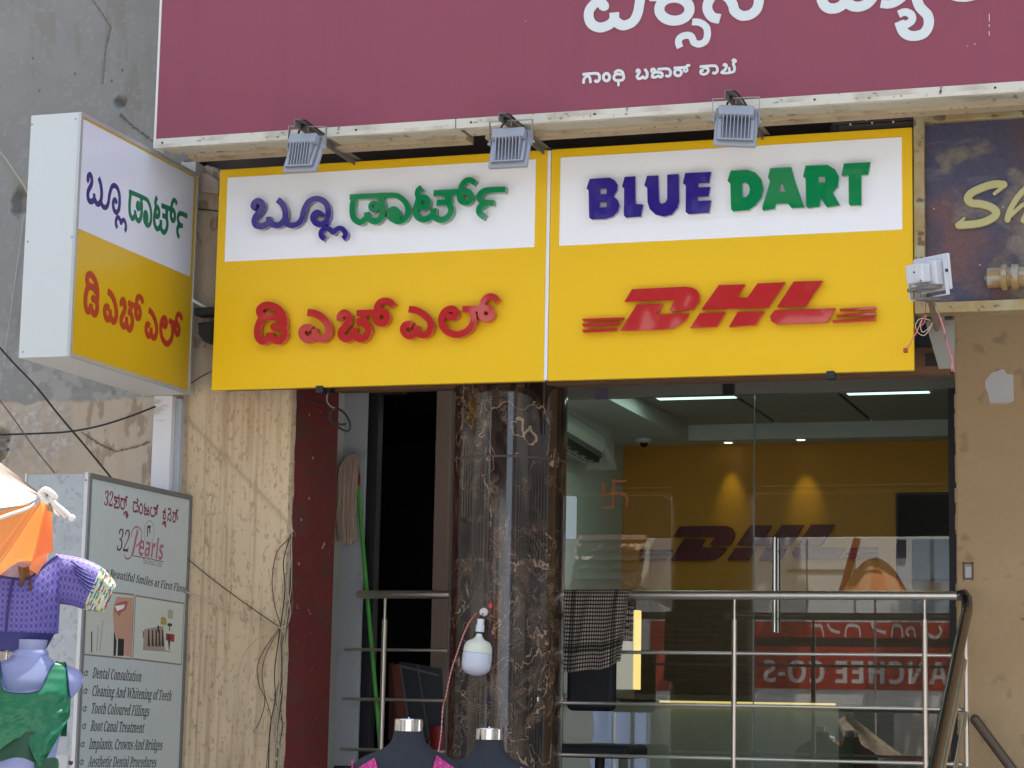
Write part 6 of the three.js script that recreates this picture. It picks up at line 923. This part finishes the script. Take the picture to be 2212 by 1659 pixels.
// black dress forms in front of the railing
function blackForm(label, px, py, halfW, z, strap) {
  const c = onZ(px, py, z), K = onZ(px - 50, py, z).distanceTo(onZ(px + 50, py, z)) / 100, a = halfW * K, f = thing('dress_form', label, 'dress form');
  const R = (d, w, b, dz = 0) => ({ x: c.x, y: c.y - d * K, z: z + dz, a: w * K, b: b * K }), s = halfW / 31;
  const rings = [R(420, 66 * s, 50 * s), R(300, 74 * s, 54 * s), R(200, 108 * s, 70 * s, 0.01), R(130, 124 * s, 66 * s), R(100, 122 * s, 56 * s), R(82, 104 * s, 48 * s), R(68, 74 * s, 42 * s), R(57, 50 * s, 38 * s), R(44, 37 * s, 33 * s), R(30, 32.5 * s, 30.5 * s), R(24, 32 * s, 30 * s)];
  part('body', loft(fine(rings, 7), 56), mat([0.013, 0.015, 0.022], 0.7, { bumpMap: fineBump, bumpScale: 0.0004 }), f);
  part('neck_cap', lathe([[0, 0.002], [a * 0.1, 0.002], [a * 0.92, 0.0], [a * 0.99, -0.004], [a, -0.010], [a, -24.5 * K * s], [a * 0.96, -25 * K * s]], 48).translate(c.x, c.y, z), M.chrome, f, 'chrome neck cap'); part('cap_screw', new THREE.SphereGeometry(0.005, 10, 8).translate(c.x, c.y + 0.003, z), M.chrome, f);
  part('stand', rod(V(c.x, 0, z), V(c.x, c.y - 400 * K, z), 0.015), M.chrome, f); part('base', lathe([[0, 0], [0.16, 0], [0.16, 0.012], [0.02, 0.03], [0, 0.03]]).translate(c.x, 0, z), M.chrome, f);
  // a garment's straps follow the shoulders
  const ring = (d) => { for (let i = rings.length - 1; i > 0; i--) { const r = rings[i], q = rings[i - 1], dr = (c.y - r.y) / K, dq = (c.y - q.y) / K; if (d >= dr && d <= dq) { const t = (d - dr) / (dq - dr); return [lerp(r.a, q.a, t), lerp(r.b, q.b, t)]; } } return [rings[0].a, rings[0].b]; };
  face(f, c.x, z);
  return { c, K, s, surf: (x, d, out = 0.006) => { const [A, B] = ring(d), q = clamp(x * K / A, -0.98, 0.98); return V(c.x + x * K, c.y - d * K, z + B * Math.sqrt(1 - q * q) + out); } };
}
{
  const seq = drawn(256, 256, (c, w, h) => { seed = 61; c.fillStyle = '#b00f6b'; c.fillRect(0, 0, w, h); for (let i = 0; i < 420; i++) { c.fillStyle = ['#d42a8c', '#7d0a4c', '#e46ab0', '#c01878'][i % 4]; c.beginPath(); c.arc(rnd() * w, rnd() * h, rr(2, 6), 0, 7); c.fill(); } });
  const a = blackForm('black dress form with pink sequin straps in front of the short railing', 883.5, 1553, 31, 1.9), b = blackForm('black dress form with peach straps in front of the marble column', 1057, 1573, 29.2, 1.7);
  const sm = phys([1, 1, 1], 0.35, { map: seq }), g = thing('pink_blouse', 'pink sequin straps of a blouse on the left black dress form', 'blouse');
  const strap = (F, x0, x1, w, d0, d1) => sheet(10, 24, (u, v) => { const x = lerp(x0, x1, v) + (u - 0.5) * w, d = lerp(d0, d1, v) + Math.max(0, Math.abs(x) - 70) * 0.35 * (1 - v); return F.surf(x, Math.max(d, 58 + Math.max(0, Math.abs(x) - 40) * 0.62), 0.010 + 0.004 * Math.sin(v * 9)); });
  part('strap', strap(a, -98, -52, 40, 62, 175), sm, g); part('strap', strap(a, 84, 52, 42, 62, 175), sm, g); part('bodice', sheet(30, 14, (u, v) => a.surf(lerp(-104, 104, u), lerp(165, 290, v), 0.012)), sm, g);
  part('armhole_piping', tube(Array.from({ length: 12 }, (_, i) => a.surf(lerp(-120, -112, i / 11), lerp(84, 160, i / 11), 0.012)), 0.004, 30, 6), mat([0.5, 0.03, 0.25], 0.6), g);
  const p2 = mat([0.62, 0.27, 0.17], 0.6), h = thing('peach_blouse', 'peach orange strap of a blouse on the right black dress form', 'blouse');
  part('strap', strap(b, 92, 60, 38, 62, 175), p2, h); part('strap', strap(b, -92, -60, 38, 74, 175), p2, h); part('bodice', sheet(30, 14, (u, v) => b.surf(lerp(-98, 98, u), lerp(165, 290, v), 0.012)), p2, h);
  face(g, a.c.x, a.c.z); face(h, b.c.x, b.c.z);
}

function l0() { return mirrored(1150, 1300, 15).x; }
// ---------------------------------------------------------------- the far side of the street, seen in the glass and the polished letters
{
  const Z = 15, m = (x, y) => mirrored(x, y, Z), wt = mat([0.86, 0.86, 0.83], 0.9, { map: dusty }), yTop = m(1840, 1160).y;
  const b = thing('opposite_shop', 'white sunlit shop with red sign bands across the street, mirrored in the right glass door', 'building');
  const L = m(1404, 1300).x, R = m(2300, 1300).x;
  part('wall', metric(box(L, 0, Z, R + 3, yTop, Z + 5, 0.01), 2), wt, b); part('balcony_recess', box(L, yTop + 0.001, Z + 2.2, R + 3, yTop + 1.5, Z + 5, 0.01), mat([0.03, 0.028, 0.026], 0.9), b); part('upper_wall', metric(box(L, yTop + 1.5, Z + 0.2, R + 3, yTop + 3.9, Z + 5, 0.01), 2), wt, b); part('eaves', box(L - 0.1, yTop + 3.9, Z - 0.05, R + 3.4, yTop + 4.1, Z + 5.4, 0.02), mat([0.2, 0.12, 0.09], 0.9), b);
  for (let i = 0; i < 5; i++) { const x = L + 0.6 + i * 1.9; part('window', box(x, yTop + 2.1, Z + 0.17, x + 0.8, yTop + 3.3, Z + 0.199, 0), phys([0.03, 0.035, 0.04], 0.15), b); }
  const band = (y0, y1, x0, x1, z, label, draw) => { const A = m(x0, y0), B = m(x1, y1), t = drawn(2048, 256, draw); part('sign_band', new THREE.PlaneGeometry(B.x - A.x, A.y - B.y).rotateY(Math.PI).translate((A.x + B.x) / 2, (A.y + B.y) / 2, Z - z), mat([1, 1, 1], 0.6, { map: t }), b, label); };
  { const A = m(1406, 1343), B = m(1629, 1495), C = m(1632, 1343); part('sign_board', box(A.x, m(1640, 1495).y, Z - 0.02, C.x - 0.001, C.y, Z - 0.001, 0), mat([0.45, 0.05, 0.03], 0.7), b); }
  band(1343, 1495, 1632, 2200, 0.02, 'red sign band with white capital letters', (c, w, h) => { c.fillStyle = '#b3301f'; c.fillRect(0, 0, w, h); c.fillStyle = '#d8d6cf'; c.font = 'bold 118px sans-serif'; const s = ' ANCHEE CO-S'; c.save(); c.translate(470, 232); c.scale(1520 / c.measureText(s).width, 1); c.fillText(s, 0, 0); c.restore(); c.fillStyle = '#2a1a14'; c.fillRect(0, 60, w, 34); c.strokeStyle = '#d8d6cf'; c.lineWidth = 13; for (const pts of [[[600, 12], [580, 34], [620, 56], [680, 44], [705, 12], [740, 8]], [[780, 56], [800, 20], [850, 30], [830, 52]], [[880, 56], [890, 18], [950, 14], [965, 56]], [[1010, 40], [1090, 26], [1120, 6], [1080, 0]], [[1210, 56], [1225, 18], [1310, 16], [1330, 56]], [[1370, 40], [1440, 30], [1470, 6]], [[1500, 56], [1520, 16], [1600, 16]]]) { c.beginPath(); catmull(pts).forEach((p, i) => (i ? c.lineTo(...p) : c.moveTo(...p))); c.stroke(); } });
  band(1528, 1650, 1930, 2250, 0.02, 'white sign band with red capital letters', (c, w, h) => { c.fillStyle = '#b9b7ae'; c.fillRect(0, 0, w, h); c.fillStyle = '#a3242a'; c.font = 'bold 210px sans-serif'; c.fillText('EKA', 1000, 210); c.fillRect(0, 238, w, 18); });
  for (const [x0, x1, y0, y1] of [[1700, 1850, 1230, 1236], [1845, 1849, 1165, 1330], [1742, 1745, 1165, 1330]]) { const A = m(x0, y0), B = m(x1, y1); part('joint', box(A.x, B.y, Z - 0.012, B.x, A.y, Z - 0.001, 0), mat([0.25, 0.25, 0.24], 0.9), b); }
  { const A = m(1938, 1166), B = m(1958, 1206); part('shutter', box(A.x, B.y, Z - 0.03, B.x, A.y, Z - 0.001, 0), mat([0.06, 0.035, 0.06], 0.8), b); const C = m(1972, 1165), D = m(2130, 1330); part('blue_glazing', box(C.x, D.y, Z - 0.02, D.x, C.y, Z - 0.001, 0), mat([0.36, 0.44, 0.50], 0.5), b); part('glazing_bar', box((C.x + D.x) / 2 - 0.24, D.y, Z - 0.04, (C.x + D.x) / 2 - 0.2, C.y, Z - 0.0205, 0), mat([0.2, 0.22, 0.22], 0.6), b); }
  part('glass_front', box(L, 0.3, Z - 0.012, R, m(1700, 1530).y, Z - 0.001, 0), mat([0.20, 0.22, 0.2], 0.3), b);
  // second building, tiled awning
  const l = m(1150, 1300).x, r = L - 0.004, e = thing('opposite_house', 'white house with a tiled awning across the street, mirrored in the left glass pane', 'building');
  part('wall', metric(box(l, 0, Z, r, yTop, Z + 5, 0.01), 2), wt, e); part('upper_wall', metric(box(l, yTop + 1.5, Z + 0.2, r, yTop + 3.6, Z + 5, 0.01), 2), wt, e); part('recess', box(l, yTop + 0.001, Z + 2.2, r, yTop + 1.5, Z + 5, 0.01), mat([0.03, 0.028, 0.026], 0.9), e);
  { const A = m(1255, 1168), B = m(1398, 1292), n = 6, tm = [mat([0.42, 0.27, 0.2], 0.9), mat([0.46, 0.38, 0.33], 0.9)]; for (let i = 0; i < n; i++) { const y0 = lerp(A.y, B.y, (i + 1) / n), y1 = lerp(A.y, B.y, i / n); part('tile_row', sheet(110, 2, (u, v) => V(lerp(A.x, B.x, u), lerp(y0 - 0.03, y1, v), Z - 0.32 + 0.25 * v + 0.035 * Math.abs(Math.sin(u * 36)) - 0.07 * i)), tm[i % 2], e); } part('fascia', box(A.x, A.y, Z - 0.15, B.x, A.y + 0.07, Z - 0.05, 0), mat([0.55, 0.34, 0.27], 0.9), e); }
  // striped parasol and its red pole, a blue tarpaulin, a folded stall umbrella
  const zp = 13, mm = (x, y) => mirrored(x, y, zp), ps = thing('striped_parasol', 'orange parasol with a red band across the street, mirrored in the glass door', 'parasol');
  { const c = mm(1890, 1225), w = mm(1965, 1290).x - mm(1815, 1290).x, h = mm(1890, 1210).y - mm(1890, 1295).y, apex = mm(1890, 1205); for (let i = 0; i < 12; i++) part('canopy_gore', sheet(4, 6, (u, v) => { const a = (i + u) / 12 * Math.PI * 2; return V(apex.x + v * w / 2 * Math.cos(a), apex.y - h * v * v, zp + v * w / 2 * Math.sin(a)); }), mat(i % 2 ? [0.60, 0.21, 0.09] : [0.62, 0.30, 0.17], 0.9), ps); part('red_band', rod(mm(1852, 1163), mm(1818, 1285), 0.05), mat([0.5, 0.03, 0.06], 0.5), ps); part('pole', rod(V(apex.x, 0, zp), V(apex.x, apex.y, zp), 0.015), mat([0.4, 0.4, 0.4], 0.5), ps); }
  const zt = 12.5, mt = (x, y) => mirrored(x, y, zt), tp = thing('blue_tarpaulin', 'pale blue tarpaulin screen across the street, mirrored low in the glass', 'tarpaulin');
  { const A = mt(1280, 1514), B = mt(1400, 1720); part('sheet', sheet(30, 20, (u, v) => V(lerp(A.x, B.x, u) + 0.03 * Math.sin(v * 9) * (u < 0.1 ? 1 : 0), lerp(A.y - 0.15 * (u < 0.25 ? 1 - u * 4 : 0), B.y, v), zt + 0.03 * Math.sin(u * 14))), mat([0.42, 0.52, 0.88], 0.6), tp); part('pole', rod(V(mt(1332, 1600).x, 0, zt - 0.1), V(mt(1332, 1600).x, A.y + 0.02, zt - 0.1), 0.02), mat([0.75, 0.75, 0.75], 0.5), tp); part('pole', rod(V(B.x, 0, zt), V(B.x, A.y, zt), 0.02), mat([0.3, 0.3, 0.3], 0.5), tp); }
  const zu = 12.2, mu = (x, y) => mirrored(x, y, zu), um = thing('folded_umbrella', 'folded floral and orange stall umbrella across the street, mirrored low in the glass door', 'umbrella');
  { const fc = drawn(256, 256, (c, w, h) => { seed = 15; c.fillStyle = '#9b8d77'; c.fillRect(0, 0, w, h); for (let i = 0; i < 240; i++) { c.fillStyle = ['#6f6a52', '#7f5f50', '#5c6650', '#b0a48e'][i % 4]; c.beginPath(); c.ellipse(rnd() * w, rnd() * h, rr(3, 10), rr(2, 6), rnd() * 3, 0, 7); c.fill(); } });
    const q = (a, b, c2, d, fold) => sheet(20, 12, (u, v) => { const p = mu(...a).lerp(mu(...b), u).lerp(mu(...d).lerp(mu(...c2), u), v); p.z -= fold * Math.sin(u * 7 + v * 3) + 0.7 * v; return p; });
    part('canopy', q([1805, 1560], [1832, 1540], [1965, 1630], [1880, 1648], 0.06), mat([1, 1, 1], 0.9, { map: fc }), um); part('orange_flap', q([1812, 1598], [1850, 1605], [1880, 1645], [1790, 1662], 0.07), mat([0.72, 0.20, 0.04], 0.8), um); part('rope', tube([mu(1792, 1592), mu(1802, 1596), mu(1800, 1608), mu(1806, 1614)], 0.02, 16), mat([0.65, 0.6, 0.55], 0.9), um); part('pole', rod(mu(1860, 1600), mu(1860, 1600).setY(0), 0.02), M.steelGrey, um); }
}
for (const [label, x0, x1, h, g] of [['tall cream building far left across the street', -34, l0() - 2.2, 10, 0.45], ['tall grey building far right across the street', 9.5, 32, 9, 0.38]]) {
  const o = thing('opposite_block', label, 'building'); part('wall', metric(box(x0, 0, 15.2, x1, h, 21, 0.02), 2), mat([g, g * 0.95, g * 0.85], 0.9, { map: dusty }), o);
  for (let x = x0 + 1; x < x1 - 1.5; x += 2.4) for (let y = 1; y < h - 1.5; y += 2.6) part('window', box(x, y, 15.16, x + 1.2, y + 1.5, 15.199, 0), phys([0.03, 0.035, 0.04], 0.15), o);
}
{ const o = thing('side_street_block', 'tan building closing the street far to the left', 'building'); part('wall', box(-34, 0, -6, -22, 11, 14.8, 0.02), mat([0.42, 0.37, 0.3], 0.9), o); for (let z = -4; z < 13; z += 3) for (let y = 1; y < 9; y += 3) part('window', box(-21.999, y, z, -21.96, y + 1.7, z + 1.4, 0), phys([0.03, 0.035, 0.04], 0.15), o); }
{ const o = thing('street_end_block', 'grey building closing the street far to the right', 'building'); part('wall', box(24, 0, -6, 30, 11, 15, 0.02), mat([0.4, 0.37, 0.33], 0.9), o); for (let z = -4; z < 13; z += 3) for (let y = 1; y < 9; y += 3) part('window', box(23.96, y, z, 23.999, y + 1.7, z + 1.4, 0), phys([0.03, 0.035, 0.04], 0.15), o); }
// trees along the far pavement
{
  const leaf = (() => { const g = sheet(1, 2, (u, v) => V((u - 0.5) * 0.5 * Math.sin(Math.PI * (0.15 + 0.7 * v)), v - 0.5, 0.12 * (v - 0.5) * (v - 0.5))); return g; })();
  const tree = (label, x, z, trunkH, crown, n, tint) => {
    const o = thing('shade_tree', label, 'tree', undefined);
    part('trunk', [rod(V(x, 0, z), V(x + 0.2, trunkH, z), 0.28, 14, 0.2), ...crown.map(([cx, cy, cz]) => rod(V(x + 0.2, trunkH - 0.3, z), V(cx, cy, cz), 0.12, 8, 0.03))], mat([0.12, 0.085, 0.06], 0.95), o);
    const im = new THREE.InstancedMesh(leaf, phys([1, 1, 1], 0.55, { transmission: 0.25, thickness: 0 }), n), M4 = new THREE.Matrix4(), c = new THREE.Color();
    for (let i = 0; i < n; i++) { const [cx, cy, cz, r] = crown[Math.floor(rnd() * crown.length)], d = V(rr(-1, 1), rr(-1, 1), rr(-1, 1)).normalize().multiplyScalar(r * Math.cbrt(rr(0.15, 1))), s = rr(0.14, 0.34); M4.compose(V(cx + d.x, cy + d.y * 0.75, cz + d.z), new THREE.Quaternion().setFromEuler(new THREE.Euler(rr(0, 6), rr(0, 6), rr(0, 6))), V(s, s, s)); im.setMatrixAt(i, M4); const k = rr(0.6, 1.3); im.setColorAt(i, c.setRGB(tint[0] * k, tint[1] * k, tint[2] * k)); }
    im.name = 'crown'; im.castShadow = im.receiveShadow = true; im.userData.kind = 'stuff'; o.add(im);
  };
  seed = 77;
  const blobs = (x, y, z, w, h, n, r) => Array.from({ length: n }, () => [x + rr(-w, w), y + rr(-h, h), z + rr(-1.6, 1.6), r * rr(0.7, 1.2)]);
  tree('broad dark green tree across the street at the right, mirrored in the lettering', -1.2, 21, 6, blobs(-1.2, 9.6, 21.4, 3.4, 1.6, 13, 1.8), 16000, [0.045, 0.085, 0.025]);
  tree('broad green tree across the street, mirrored in the left lettering', -4.4, 21.5, 6.5, blobs(-4.6, 10.0, 21.5, 2.0, 1.8, 12, 1.8), 16000, [0.05, 0.09, 0.03]);
  tree('open young tree on the far kerb, mirrored as dark patches in the lettering', -3.6, 13.2, 4.6, Array.from({ length: 16 }, (_, i) => [-7.2 + i * 0.48, rr(5.9, 8.2), 13.2 + rr(-0.7, 0.7), rr(0.5, 0.95)]), 6500, [0.045, 0.085, 0.025]);
  tree('tall tree across the street behind the white shop', 4.5, 22, 7, blobs(4.5, 10.5, 22, 3.4, 2.4, 12, 2.0), 14000, [0.04, 0.08, 0.025]);
}
renderer.render(scene, camera);
